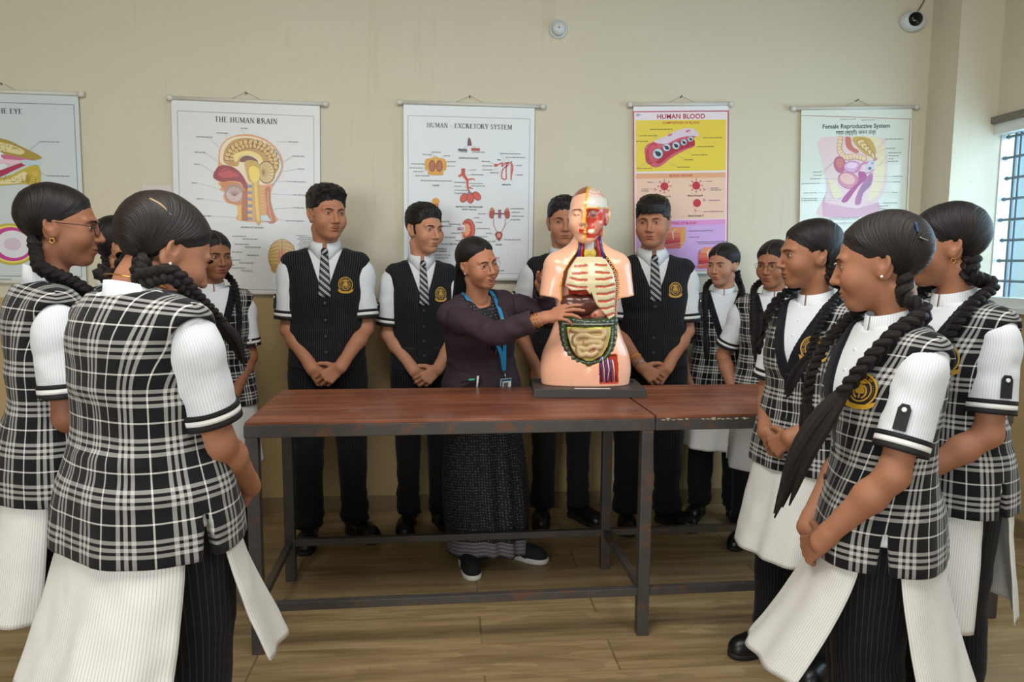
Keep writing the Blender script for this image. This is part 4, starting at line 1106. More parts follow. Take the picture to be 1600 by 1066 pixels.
def anatomy(label, x, y, z, rz):
    root = thing('anatomical_torso', label, 'anatomical model', (x, y, z), math.radians(rz))
    rgb = lambda *c: np.array(lin(*c)[:3])
    SKN, RED, YEL, CRM = rgb(255, 192, 158), rgb(205, 62, 40), rgb(232, 178, 44), rgb(226, 212, 170)
    b0 = .034
    m = box((-.215, -.125, 0), (.225, .135, b0), .003); base = obj('base_board', m[0], m[1], plain('dark_base_board', (62, 56, 54), .5, .1), root, smooth=False)
    pl = box((-.06, -.1262, .006), (.10, -.1245, .030)); 
    m = box((-.055, -.118, b0), (.085, -.104, b0 + .0012)); obj('maker_label', m[0], m[1], plain('white_label', (226, 216, 208), .4), base, smooth=False)
    m = lathe([(.0, b0), (.008, b0), (.009, b0 + .002), (.0, b0 + .0025)], 16); obj('peg_hole', m[0] + V(.200, .06, 0), m[1], M_BLACK, base)
    # shell: trunk + arm stumps + thighs
    off = V(0, 0, b0)
    F = Field(); F.ops.append(('u', (mtorso, None, 0), 1e-6))
    for s in (-1, 1):
        F.u(p_cone((s * .03, .015, .535), (s * .112, .01, .485), .040, .048), .045)
        st, sc_, sr_ = p_cone((s * .120, .008, .468), (s * .150, .002, .30), .055, .047)
        F.u((lambda P, s=s, st=st: np.maximum(st(P), .350 - P[:, 2] + .15 * (s * P[:, 0] - .13)), sc_, sr_), .022)
    F.u(p_cone((0, .012, .50), (-.004, -.002, .63), .056, .050), .03)
    F.i(lambda P: -P[:, 2], .002)
    F.c(p_cone((0, -.16, -.02), (0, -.085, .085), .022, .004), .02)                       # crotch crease
    win = lambda P: np.maximum(np.maximum(opening(P), mtorso(P, -.052) * -1 - .0), P[:, 1] - .005)
    F.ops.append(('c', (lambda P: np.where(P[:, 2] > .62, 9., win(P)), None, 0), .004))
    panel = lambda P: np.maximum(np.maximum(np.abs(P[:, 0] - .083 + .05 * (P[:, 2] - .07)) - .036 + .10 * np.maximum(P[:, 2] - .09, 0), np.abs(P[:, 2] - .072) - .056), np.maximum(P[:, 1], -mtorso(P, -.008)))
    F.ops.append(('c', (panel, None, 0), .002))
    v, q = F.mesh((-.26, -.16, -.01), (.26, .17, .68), .0042)
    o = opening(v); c = np.tile(SKN, (len(v), 1)); fr = v[:, 1] < .0
    def paint(c, mask, col): return np.where(mask[:, None], col, c)
    dep = mtorso(v)
    c = paint(c, fr & (o < .008) & (v[:, 2] < .60) & (v[:, 2] > .07), YEL * np.ones(3))
    c = paint(c, fr & (o < .003) & (v[:, 2] < .60) & (v[:, 2] > .07), RED)
    c = paint(c, (panel(v) < .0035) & fr & (v[:, 0] > .02) & (v[:, 2] < .14), rgb(196, 70, 48))
    c = paint(c, (v[:, 2] < .36) & (np.abs(v[:, 0]) > .13) & (dep > .02) & (v[:, 2] > .30) & (vnoise(v, 3.) > 9), RED)
    shell = obj('skin_shell', v + off, q, M_PLAST, root, col=c)
    def part(nm, F, lo, hi, h, colf, par=root):
        v, q = F.mesh(lo, hi, h); cc = colf(v); return obj(nm, v + off, q, M_PLAST, par, col=cc)
    # ribcage plate with red slots
    sx = .006
    def plate(P):
        xx, zz = P[:, 0] - sx, P[:, 2]
        low = np.where(xx > 0, np.interp(xx, (0, .02, .075, .10), (.375, .33, .268, .28)), np.interp(-xx, (0, .02, .075, .10), (.362, .385, .380, .40)))
        w = np.interp(zz, (.27, .40, .46, .50, .515), (.100, .100, .088, .062, .050))
        return np.maximum(np.maximum(np.maximum(mtorso(P, .004), -mtorso(P, -.018)), np.abs(xx) - w), np.maximum(np.maximum(low - zz, zz - .512), P[:, 1] + .01))
    F = Field(); F.ops.append(('u', (plate, None, 0), 1e-6))
    slots = []
    for s in (-1, 1):
        for k in range(9 if s > 0 else 5):
            zz = .482 - .0285 * k - (.003 if s < 0 else 0); x0 = .018 + (.0 if k < 4 else .006 * (k - 3)); x1 = min(.094, .062 + .010 * k); dz = -.003 if k < 2 else .008
            slots.append([(s * x0 + sx, zz), (s * (x0 + x1) / 2 + sx, zz + dz * .2 - .002), (s * x1 + sx, zz + dz)])
    for sl in slots:
        for (xa, za), (xb, zb) in zip(sl[:-1], sl[1:]): F.c(p_cone((xa, mfront(xa, za, .006), za), (xb, mfront(xb, zb, .006), zb), .0052, .0052), .003)
    def ribcol(v):
        d = np.full(len(v), 9.)
        for sl in slots:
            for (xa, za), (xb, zb) in zip(sl[:-1], sl[1:]):
                a = V(xa, za); ba = V(xb, zb) - a; p = v[:, [0, 2]] - a; t = np.clip(p @ ba / (ba @ ba), 0, 1); d = np.minimum(d, np.linalg.norm(p - t[:, None] * ba, axis=1))
        c = np.tile(CRM, (len(v), 1)); return np.where((d < .0044)[:, None], rgb(200, 88, 66), c)
    part('ribcage', F, (-.12, -.14, .25), (.13, .02, .53), .0030, ribcol)
    # beads along the cut edge of the ribs (cut costal cartilages)
    ms = []
    for k in range(16):
        zz = .505 - k * .0155; xx = float(np.interp(zz, (.27, .40, .46, .50, .515), (.106, .107, .097, .073, .062))) + sx; yy = mfront(xx, zz, .0)
        a = np.linspace(0, 2 * np.pi, 13); ms.append(tube(np.c_[xx + .005 * np.cos(a), yy - .003 + 0 * a, zz + .005 * np.sin(a)], .0022, 6, cap=False))
    vv, ff = merge(*ms); obj('intercostal_rings', vv + off, ff, M_PLAST, root, col=np.tile(rgb(226, 170, 150), (len(vv), 1)))
    # liver, stomach
    yA = lambda xx, zz, g=-.012: mfront(xx, zz, g)
    F = Field().u(p_ell((-.040, yA(-.04, .315) + .022, .322), (.070, .030, .042), rot('Y', 14)), .01).u(p_ell((.02, yA(.02, .33) + .022, .335), (.045, .026, .026), rot('Y', 20)), .02)
    part('liver', F, (-.13, -.13, .25), (.10, .03, .40), .0035, lambda v: np.tile(rgb(92, 48, 38), (len(v), 1)))
    F = Field().u(p_ell((.050, yA(.05, .29, -.016) + .020, .296), (.046, .026, .028), rot('Y', -18)), .01)
    part('stomach', F, (-.02, -.13, .24), (.12, .03, .35), .0035, lambda v: np.where((np.abs(vnoise(v, 70.)) < .07)[:, None], rgb(190, 70, 60), rgb(222, 150, 124)))
    # large intestine
    F = Field(); P = [(-.098, .262), (-.05, .258), (0, .252), (.05, .254), (.102, .262)]
    def bead(P, r0, r1, n):
        Q = spline([(a, yA(a, b, -.006) + .004, b) for a, b in P], n)
        for k in range(n): F.u(p_ell(Q[k], (r0 + (r1 - r0) * k / (n - 1),) * 3), .008)
    bead(P, .0200, .0200, 10); bead([(-.098, .25), (-.096, .20), (-.084, .15), (-.050, .108), (.0, .094)], .0175, .010, 11); bead([(.102, .25), (.100, .20), (.090, .15), (.056, .108), (.006, .094)], .0175, .010, 11)
    def colcol(v):
        c = np.tile(rgb(58, 72, 50), (len(v), 1)); c = c * (1 + .25 * vnoise(v, 60.))[:, None]
        c = np.where(((np.abs(v[:, 2] - .2505 + .0) < .0028) & (np.abs(v[:, 0]) < .10) & (v[:, 2] > .22))[:, None], rgb(196, 198, 186), c); return c
    part('large_intestine', F, (-.14, -.15, .07), (.15, .05, .30), .0035, colcol)
    # small intestine pad with coils
    def uo(P):
        w = np.interp(P[:, 2], (.108, .125, .16, .20, .236), (.016, .050, .072, .084, .088)); return np.maximum(np.maximum(np.abs(P[:, 0] - .004) - w, np.abs(P[:, 2] - .1715) - .066), np.maximum(mtorso(P, -.004), -mtorso(P, -.03)))
    F = Field(); F.ops.append(('u', (lambda P: np.maximum(uo(P), P[:, 1]), None, 0), 1e-6))
    rr = np.random.RandomState(4); zz = .222; sgn = 1
    pts = []
    while zz > .125:
        w = float(np.interp(zz, (.108, .125, .16, .20, .236), (.016, .050, .072, .084, .088))) - .022
        for f in ((-1, -.4, .2, .8) if sgn > 0 else (.9, .3, -.3, -.9)): pts.append((f * w + .004, zz + rr.uniform(-.006, .006)))
        zz -= .022; sgn = -sgn
    C = spline([(a, yA(a, b, -.002), b) for a, b in pts], len(pts) * 4)
    for a, b in zip(C[:-1], C[1:]): F.u(p_cone(a, b, .0098, .0098), .004)
    def sic(v):
        e = uo(v + V(0, .0, 0)); d = np.min(np.linalg.norm(v[:, None, [0, 2]] - C[None, :, [0, 2]], axis=2), axis=1)
        c = np.where((d < .0085)[:, None], rgb(205, 176, 128), rgb(190, 160, 104)); w = np.interp(v[:, 2], (.108, .125, .16, .20, .236), (.016, .050, .072, .084, .088))
        ed = (np.abs(v[:, 0] - .004) > w - .004) | (v[:, 2] > .232) | (v[:, 2] < .112)
        c = np.where(ed[:, None], rgb(206, 196, 90), c); return np.where((vnoise(v, 45.) > .72)[:, None], rgb(196, 110, 90), c)
    part('small_intestine', F, (-.11, -.14, .09), (.12, .03, .255), .0032, sic)
    # throat: windpipe, thyroid, vessels
    F = Field().u(p_cone((.004, -.030, .50), (0, -.036, .60), .021, .022), .01)
    part('windpipe', F, (-.05, -.08, .46), (.05, .02, .64), .0035, lambda v: np.tile(rgb(206, 200, 196), (len(v), 1)))
    F = Field().u(p_ell((-.010, -.052, .525), (.012, .008, .018)), .006).u(p_ell((.016, -.052, .525), (.012, .008, .018)), .006)
    part('thyroid', F, (-.04, -.07, .49), (.05, -.02, .56), .003, lambda v: np.tile(rgb(206, 178, 60), (len(v), 1)))
    for s, k, c in ((-1, .030, (196, 44, 34)), (-1, .040, (40, 60, 140)), (1, .034, (196, 44, 34)), (1, .044, (40, 60, 140))):
        mm = tube([(s * (k + .008) + sx, -.050, .500), (s * k + sx * .6, -.046, .55), (s * (k - .006), -.038, .605)], .0058, 8); obj('neck_vessel', mm[0] + off, mm[1], M_PLAST, root, col=np.tile(rgb(*c), (len(mm[0]), 1)))
    for k in range(9):
        xa = .056 + .0068 * k; c = ((44, 56, 140), (220, 208, 200), (190, 40, 34))[k % 3]; za, zb = .020, .124 - .002 * k
        mm = tube([(xa + .006 * math.sin(k), mfront(xa, .02, -.003), za), (xa - .004 + .005 * math.sin(2 * k), mfront(xa, .07, -.002), .07), (xa - .008, mfront(xa - .01, zb, -.003), zb)], .0024 if k % 3 else .0032, 7)
        obj('thigh_vessel', mm[0] + off, mm[1], M_PLAST, root, col=np.tile(rgb(*c), (len(mm[0]), 1)))
    # head: one half with skin, one half dissected
    hs = .98; F = head_field(lid=0., neck=.047, jaw=1.02)
    F.ops = [op for op in F.ops]
    F.i(lambda P: -.125 - P[:, 2], .004)
    F.c(p_cone((.0025, -.13, .12), (.0025, -.12, -.10), .003, .003), .003)
    F.c(p_ell((.030, -.090, -.035), (.022, .014, .034)), .008)
    F.ops.append(('c', (lambda P: np.maximum(np.maximum(.003 - P[:, 0], .070 - P[:, 2]), -(cran_prims(Field()).ev(P) + .007)), None, 0), .003))
    v, q = F.mesh((-.11, -.135, -.16), (.11, .14, .15), .0026)
    x_, y_, z_ = v.T; c = np.tile(SKN, (len(v), 1))
    left = x_ > .004; face = y_ < .012
    c = paint(c, left & face & (z_ > -.088), rgb(205, 70, 52))
    c = paint(c, left & face & (z_ > .030) , rgb(226, 220, 208))
    c = paint(c, left & face & (z_ < -.02) & (z_ > -.088) & (vnoise(v * V(1, 1, 3), 40.) > .25), rgb(226, 150, 130))
    c = paint(c, left & face & (np.hypot(x_ - .031, z_ - .006) < .016), rgb(150, 110, 100))
    c = paint(c, left & face & (np.hypot((x_ - .026) / 1.6, z_ + .060) < .008), rgb(236, 226, 196))
    c = paint(c, left & (y_ > .012) & (y_ < .05) & (z_ > .02), rgb(96, 108, 130))
    c = paint(c, left & face & (np.abs(z_ - .030) < .003), rgb(214, 170, 60))
    edge = (np.abs(x_ - .0035) < .0042) & (face | (z_ > .06)) & (z_ > -.095); c = paint(c, edge, YEL)
    c = paint(c, (np.abs(y_ - .014) < .004) & left & (z_ < .07) & (z_ > -.10), YEL)
    c = paint(c, (x_ < 0) & (.55 * y_ + .83 * z_ > .040), rgb(150, 92, 68))
    c = paint(c, (x_ < -.0) & (x_ > -.021) & (np.abs(z_ + .0605) < .0085) & (y_ < -.083), rgb(214, 66, 38))
    c = paint(c, (x_ < -.012) & (x_ > -.046) & (np.abs(z_ - .0235 - .15 * (-.03 - x_) * 0 + 9 * (x_ + .03) ** 2) < .0016) & (y_ < -.06), rgb(60, 40, 30))
    c = paint(c, (x_ < -.016) & (x_ > -.046) & (np.abs(z_ - .0015 - 14 * (x_ + .031) ** 2) < .0011) & (y_ < -.07), rgb(110, 70, 56))
    Rh = rot('Z', -16) @ rot('X', 2); T = lambda v: (np.asarray(v) @ Rh.T) * hs + V(0, -.006, .672) + off
    hd = obj('head', T(v), q, M_PLAST, root, col=c)
    F = Field(); base_ = cran_prims(Field())
    def br(P): return np.maximum(np.maximum(base_.ev(P) + .004 + .0035 * np.abs(vnoise(P, 75.)), .006 - P[:, 0]), .072 - P[:, 2])
    F.ops.append(('u', (br, None, 0), 1e-6)); v, q = F.mesh((-.01, -.10, .06), (.09, .13, .13), .003)
    obj('brain', T(v), q, M_PLAST, hd, col=np.where((np.abs(vnoise(v, 75.)) < .12)[:, None], rgb(206, 150, 138), rgb(232, 200, 186)))
    return root
# ----------------------------------------------------------------- the room
WY = 1.4216; XL, XR, YF, ZC = -3.4, 3.43, -4.6, 3.1
def wall_mat(name, wains=1.133):
    t = NT(name); co = t.n('NewGeometry').outputs['Position']; s = t.n('SeparateXYZ'); t.put(s.inputs[0], co)
    f = t.noise(co, 3., 5, .6); g = t.noise(co, 40., 3)
    up = t.mix(f, lin(214, 207, 186), lin(207, 200, 177)); lo = t.mix(f, lin(188, 164, 120), lin(176, 152, 110))
    mp = t.n('Mapping'); t.put(mp.inputs[0], co); mp.inputs['Scale'].default_value = (9, 9, .7); st = t.noise(mp.outputs[0], 1., 4, .7)
    up = t.mix(t.math('MULTIPLY', t.math('GREATER_THAN', st, .63), .10), up, lin(176, 164, 130))
    spots = t.math('LESS_THAN', t.noise(co, 33., 1), .21); up = t.mix(t.math('MULTIPLY', spots, .25), up, lin(150, 140, 116))
    c = t.mix(t.math('LESS_THAN', s.outputs[2], wains), up, lo)
    t.bump(t.math('ADD', g, t.math('MULTIPLY', f, .6)), .12, .01)
    return t.out(c, .62, Specular_IOR_Level=.3)
M_WALL = wall_mat('painted_wall')
def floor_mat():
    t = NT('wood_look_floor'); co = t.n('NewGeometry').outputs['Position']
    mp = t.n('Mapping'); t.put(mp.inputs[0], co); mp.inputs['Scale'].default_value = (1 / 1.2, 1 / .2, 1)
    br = t.n('TexBrick'); t.put(br.inputs['Vector'], mp.outputs[0]); br.offset = .37; br.inputs['Scale'].default_value = 1.
    br.inputs['Brick Width'].default_value = 1.; br.inputs['Row Height'].default_value = 1.; br.inputs['Mortar Size'].default_value = .0035
    br.inputs['Color1'].default_value = (0, 0, 0, 1); br.inputs['Color2'].default_value = (1, 1, 1, 1); br.inputs['Mortar'].default_value = (.5, .5, .5, 1)
    add = t.n('VectorMath', operation='ADD'); t.put(add.inputs[0], co); sc = t.n('VectorMath', operation='SCALE'); t.put(sc.inputs[0], br.outputs['Color']); sc.inputs['Scale'].default_value = 7.
    t.put(add.inputs[1], sc.outputs[0])
    m2 = t.n('Mapping'); t.put(m2.inputs[0], add.outputs[0]); m2.inputs['Scale'].default_value = (1.6, 22, 1)
    g = t.noise(m2.outputs[0], 1., 6, .62)
    m3 = t.n('Mapping'); t.put(m3.inputs[0], add.outputs[0]); m3.inputs['Scale'].default_value = (.9, 5, 1); g2 = t.noise(m3.outputs[0], 1., 4, .55)
    c = t.ramp(g, (.28, lin(112, 92, 62)), (.50, lin(150, 127, 90)), (.72, lin(176, 154, 114)))
    c = t.mix(t.math('MULTIPLY', t.math('GREATER_THAN', g2, .58), .35), c, lin(103, 84, 56))
    c = t.mix(t.math('MULTIPLY', br.outputs['Color'], .22), c, lin(148, 128, 92))
    c = t.mix(t.math('MULTIPLY', br.outputs['Fac'], .55), c, lin(86, 72, 50))
    t.bump(g, .04, .005); return t.out(c, t.ramp(g, (.2, (.34,) * 3 + (1,)), (.8, (.46,) * 3 + (1,))), Specular_IOR_Level=.45)
M_FLOOR = floor_mat()
M_SKIRT = plain('skirting_tile', (138, 120, 86), .45)
M_CEIL = plain('ceiling_paint', (150, 148, 140), .8)
structure('floor', *box((XL - .1, YF - .1, -.1), (XR + .1, WY + .1, 0)), M_FLOOR)
structure('ceiling', *box((XL - .1, YF - .1, ZC), (XR + .1, WY + .1, ZC + .1)), M_CEIL)
structure('wall_back', *box((XL - .1, WY, 0), (XR + .1, WY + .12, ZC)), M_WALL)
structure('wall_left', *box((XL - .12, YF, 0), (XL, WY, ZC)), M_WALL)
structure('column_corner', *box((3.2, 1.193, 0), (XR + .1, WY + .02, ZC)), M_WALL)
# right wall with the barred window
WZ0, WZ1, WY0, WY1 = 1.115, 2.035, -.80, 1.193
structure('wall_right', *join(box((XR, YF, 0), (XR + .14, WY, WZ0)), box((XR, YF, WZ1), (XR + .14, WY, ZC)), box((XR, YF, WZ0), (XR + .14, WY0, WZ1)), box((XR, WY1 + .002, WZ0), (XR + .14, WY, WZ1))), M_WALL)
RW = ((-2.3, -.3), (.9, 2.9))
structure('wall_front', *join(box((XL, YF - .12, 0), (XR, YF, .95)), box((XL, YF - .12, 2.55), (XR, YF, ZC)), box((XL, YF - .12, .95), (RW[0][0], YF, 2.55)), box((RW[0][1], YF - .12, .95), (RW[1][0], YF, 2.55)), box((RW[1][1], YF - .12, .95), (XR, YF, 2.55))), M_WALL)
structure('baseboard_back', *box((XL, WY - .012, 0), (3.2, WY, .082), .002), M_SKIRT)
structure('baseboard_column', *box((3.188, 1.181, 0), (XR, 1.42, .082), .002), M_SKIRT)
structure('baseboard_right', *box((XR - .012, YF, 0), (XR, 1.19, .082), .002), M_SKIRT)
M_ALU = plain('white_aluminium', (216, 222, 222), .4); M_BAR = plain('grey_steel_bar', (104, 126, 138), .45)
win = structure('window_1', *join(box((XR - .01, WY0, WZ1 - .055), (XR + .06, WY1, WZ1)), box((XR - .01, WY0, WZ0), (XR + .06, WY1, WZ0 + .045)), box((XR - .01, WY0, WZ0), (XR + .06, WY0 + .05, WZ1)), box((XR + .03, WY1 - .006, WZ0), (XR + .06, WY1, WZ1)), box((XR + .0, .18, WZ0), (XR + .05, .23, WZ1))), M_ALU)
_g = NT('window_glass'); M_GLASS = _g.out(lin(235, 246, 250), .02, Transmission_Weight=1., IOR=1.01, Alpha=.12)
structure('pane', *box((XR + .03, WY0 + .04, WZ0 + .04), (XR + .034, WY1 - .01, WZ1 - .05)), M_GLASS, parent=win)
for k in range(8):
    z = WZ0 + .125 + k * .104
    bx = XR + .052; by = 1.178 - .010 * (k % 3); m = tube([(bx, WY0, z), (bx, by, z)], .0068, 8); m2 = lathe([(0, -.012), (.011, -.006), (.013, 0), (.011, .006), (0, .012)], 12); 
    structure('window_bar', *join(m, xf(m2, t=(bx, by, z))), M_BAR, parent=win)
for yy in (1.112, 1.078, .62, .58, .15, -.35):
    structure('window_bar', *box((XR + .046, yy - .007, WZ0), (XR + .060, yy + .007, WZ1)), M_BAR, parent=win)
structure('window_sill', *box((XR - .03, WY0, WZ0 - .03), (XR + .05, WY1, WZ0), .003), M_ALU, parent=win)
structure('window_lintel_ledge', *box((XR - .035, WY0, WZ1), (XR + .05, WY1, WZ1 + .035), .006), plain('rough_cement', (120, 116, 104), .9, .35, 60), parent=win)
structure('outer_pier', *box((XR + .16, 1.33, 0), (XR + .42, 1.5, 3.1)), plain('pale_blue_plaster', (176, 206, 216), .8, .08))
structure('yard_ground', *box((XR + .3, -6, -.3), (12, 10, -.2)), plain('pale_earth_yard', (206, 196, 176), .9, .1, 4))
# bare branches outside
M_BARK = plain('pale_bark', (196, 182, 172), .9, .1)
tr = thing('garden_tree', 'pale bare tree trunk with thin branches outside the barred window', 'tree', (5.4, 2.2, -.2))
_rr = np.random.RandomState(7)
m = tube(spline([(0, 0, 0), (.05, .1, 1.0), (-.05, .25, 1.8), (.05, .35, 3.2)], 18), np.linspace(.10, .05, 18), 10); obj('trunk', m[0], m[1], M_BARK, tr)
for k in range(9):
    z0 = .8 + k * .26; a = _rr.uniform(0, 6.3); P = [(0, .15, z0), (.4 * math.cos(a), .15 + .4 * math.sin(a), z0 + .3), (.9 * math.cos(a + .3), .15 + .9 * math.sin(a + .3), z0 + .45 + _rr.uniform(-.2, .3))]
    m = tube(spline(P, 12), np.linspace(.035, .008, 12), 7); obj('branch', m[0], m[1], M_BARK, tr)

# ----------------------------------------------------------------- the two steel tables pushed end to end
def steel_mat():
    t = NT('bare_steel_frame'); co = t.objco(); f = t.noise(co, 9, 5, .7); r = t.noise(co, 26, 4)
    c = t.mix(f, lin(58, 54, 53), lin(98, 93, 90)); c = t.mix(t.math('MULTIPLY', t.math('GREATER_THAN', t.math('MULTIPLY', f, r), .32), .55), c, lin(118, 76, 50))
    return t.out(c, .45, Metallic=.35, Specular_IOR_Level=.4)
def top_mat():
    t = NT('laminate_wood_top'); co = t.objco()
    m2 = t.n('Mapping'); t.put(m2.inputs[0], co); m2.inputs['Scale'].default_value = (2.2, 26, 1); g = t.noise(m2.outputs[0], 1., 6, .6)
    m3 = t.n('Mapping'); t.put(m3.inputs[0], co); m3.inputs['Scale'].default_value = (.8, 10, 1); br = t.noise(m3.outputs[0], 1., 2)
    c = t.ramp(g, (.30, lin(96, 53, 37)), (.52, lin(130, 76, 53)), (.75, lin(150, 92, 66)))
    c = t.mix(t.math('MULTIPLY', t.math('GREATER_THAN', br, .55), .35), c, lin(96, 52, 36))
    s = t.n('SeparateXYZ'); t.put(s.inputs[0], co); ln = t.math('LESS_THAN', t.math('FRACT', t.math('MULTIPLY', t.math('ADD', s.outputs[1], 5), 5.)), .012)
    c = t.mix(t.math('MULTIPLY', ln, .5), c, lin(70, 38, 27))
    sheen_smudge = t.noise(co, 3.5, 5, .65); rough = t.ramp(sheen_smudge, (.4, (.30,) * 3 + (1,)), (.7, (.55,) * 3 + (1,)))
    c = t.mix(t.math('MULTIPLY', t.ramp(sheen_smudge, (.55, (0, 0, 0, 1)), (.8, (1, 1, 1, 1))), .20), c, lin(190, 176, 170))  # pale reflection smudges mixed into the wood colour
    return t.out(c, rough, Specular_IOR_Level=.45)
M_STEEL, M_TOP = steel_mat(), top_mat()
TR, TH = .0228, .80
def table(label, L0, L1, legs, chipped=False):
    t = thing('steel_table', label, 'table', (0, 0, 0), TR, None)
    D = .574; h = .020; y0, y1 = -.022, D + .024
    obj('tabletop', *box((L0 + .004, y0 + .003, TH - .010), (L1 - .004, y1 - .003, TH), .0015), M_TOP, t, smooth=False)
    fr = obj('apron_frame', *join(box((L0 + .001, y0, TH - .052), (L1 - .001, y0 + .032, TH - .010), .002), box((L0 + .001, y1 - .032, TH - .052), (L1 - .001, y1, TH - .010), .002), box((L0 + .001, y0 + .03, TH - .052), (L0 + .03, y1 - .03, TH - .010)), box((L1 - .03, y0 + .03, TH - .052), (L1 - .001, y1 - .03, TH - .010))), M_STEEL, t, smooth=False)
    for x in legs:
        for y in (0., D): obj('leg', *box((x - .0205, y - .0205, 0), (x + .0205, y + .0205, TH - .052), .003), M_STEEL, t, smooth=False)
    xa, xb = L0 + .026, L1 - .026
    for y in (0, D): obj('lower_rail', *box((xa if len(legs) > 1 else L0 - .003, y - .014, .148), (xb, y + .014, .176), .002), M_STEEL, t, smooth=False)
    for x in legs: obj('cross_rail', *box((x - .013, .02, .149), (x + .013, D - .02, .175), .002), M_STEEL, t, smooth=False)
    if chipped:
        rr = np.random.RandomState(2); ms = []
        for k in range(46):
            x = L0 + .02 + rr.uniform(0, .34); w = rr.uniform(.001, .006); z = TH - .012 + rr.uniform(-.005, .001); ms.append(box((x - w, y0 - .0006, z - w * .3), (x + w, y0 + .001, z + w * .3)))
        obj('chipped_edge', *join(*ms), plain('bare_chipboard', (206, 190, 160), .9), fr, smooth=False)
    return t
LT = 1.3554
table('long brown laminate table on rusty steel frame carrying the anatomical torso', -.024, LT, (0., LT - .025))
table('second brown table continuing the first to the right, chipped front edge', LT + .001, 2.70, (2.675,), True)
_s = math.sin(TR); _cz = math.cos(TR)
_p = (1.195, .475)
anatomy('life-size anatomical torso model with open chest standing on the table', _p[0], _p[1], TH, -4)

# ----------------------------------------------------------------- things on the wall
m = thing('wall_sensor', 'small round white sensor high on the wall above the blood chart', 'sensor', (1.202, WY, 2.499))
obj('backplate', *lathe([(0, 0), (.045, 0), (.047, .006), (.043, .011), (0, .012)], 36, 'y'), plain('white_plastic', (206, 212, 212), .35), m)
obj('dome', *lathe([(0, .011), (.036, .011), (.033, .026), (.026, .034), (.012, .037), (0, .037)], 36, 'y'), bpy.data.materials['white_plastic'], m)
obj('sensor_hole', *lathe([(0, .0365), (.003, .0372), (0, .0378)], 12, 'y'), M_BLACK, m)
pn = obj('paper_notice', *box((-.07, -.0012, -.16), (.07, 0, 0)), plain('white_paper', (214, 210, 206), .7), None, smooth=False); pn.location = (-.80, WY - .0005, 1.69)
tag(pn, 'plain white paper stuck to the wall left of the brain chart', 'paper')
cc = thing('security_camera', 'white dome security camera with black lens in the upper right corner', 'security camera', (3.085, WY, 2.595))
wp = bpy.data.materials['white_plastic']
q = lathe([(0, 0), (.062, 0), (.064, .012), (.056, .030), (.046, .040), (0, .042)], 36, 'y'); obj('housing', xf(q, rot('Y', 25), s=1)[0] * V(1.12, 1, .86) , q[1], wp, cc)
q = lathe([(0, 0), (.034, 0), (.036, .010), (.033, .022), (.02, .030), (0, .033)], 30, 'y'); obj('lens', *xf(q, rot('Z', -20) @ rot('X', 14), (-.004, -.034, .004)), plain('black_gloss', (12, 12, 14), .12), cc)
q = tube(spline([(.02, -.012, .05), (.05, -.006, .09), (.075, -.006, .18), (.08, -.004, .45)], 14), .004, 6); obj('cable', *q, plain('dusty_cable', (120, 110, 90), .7), cc)
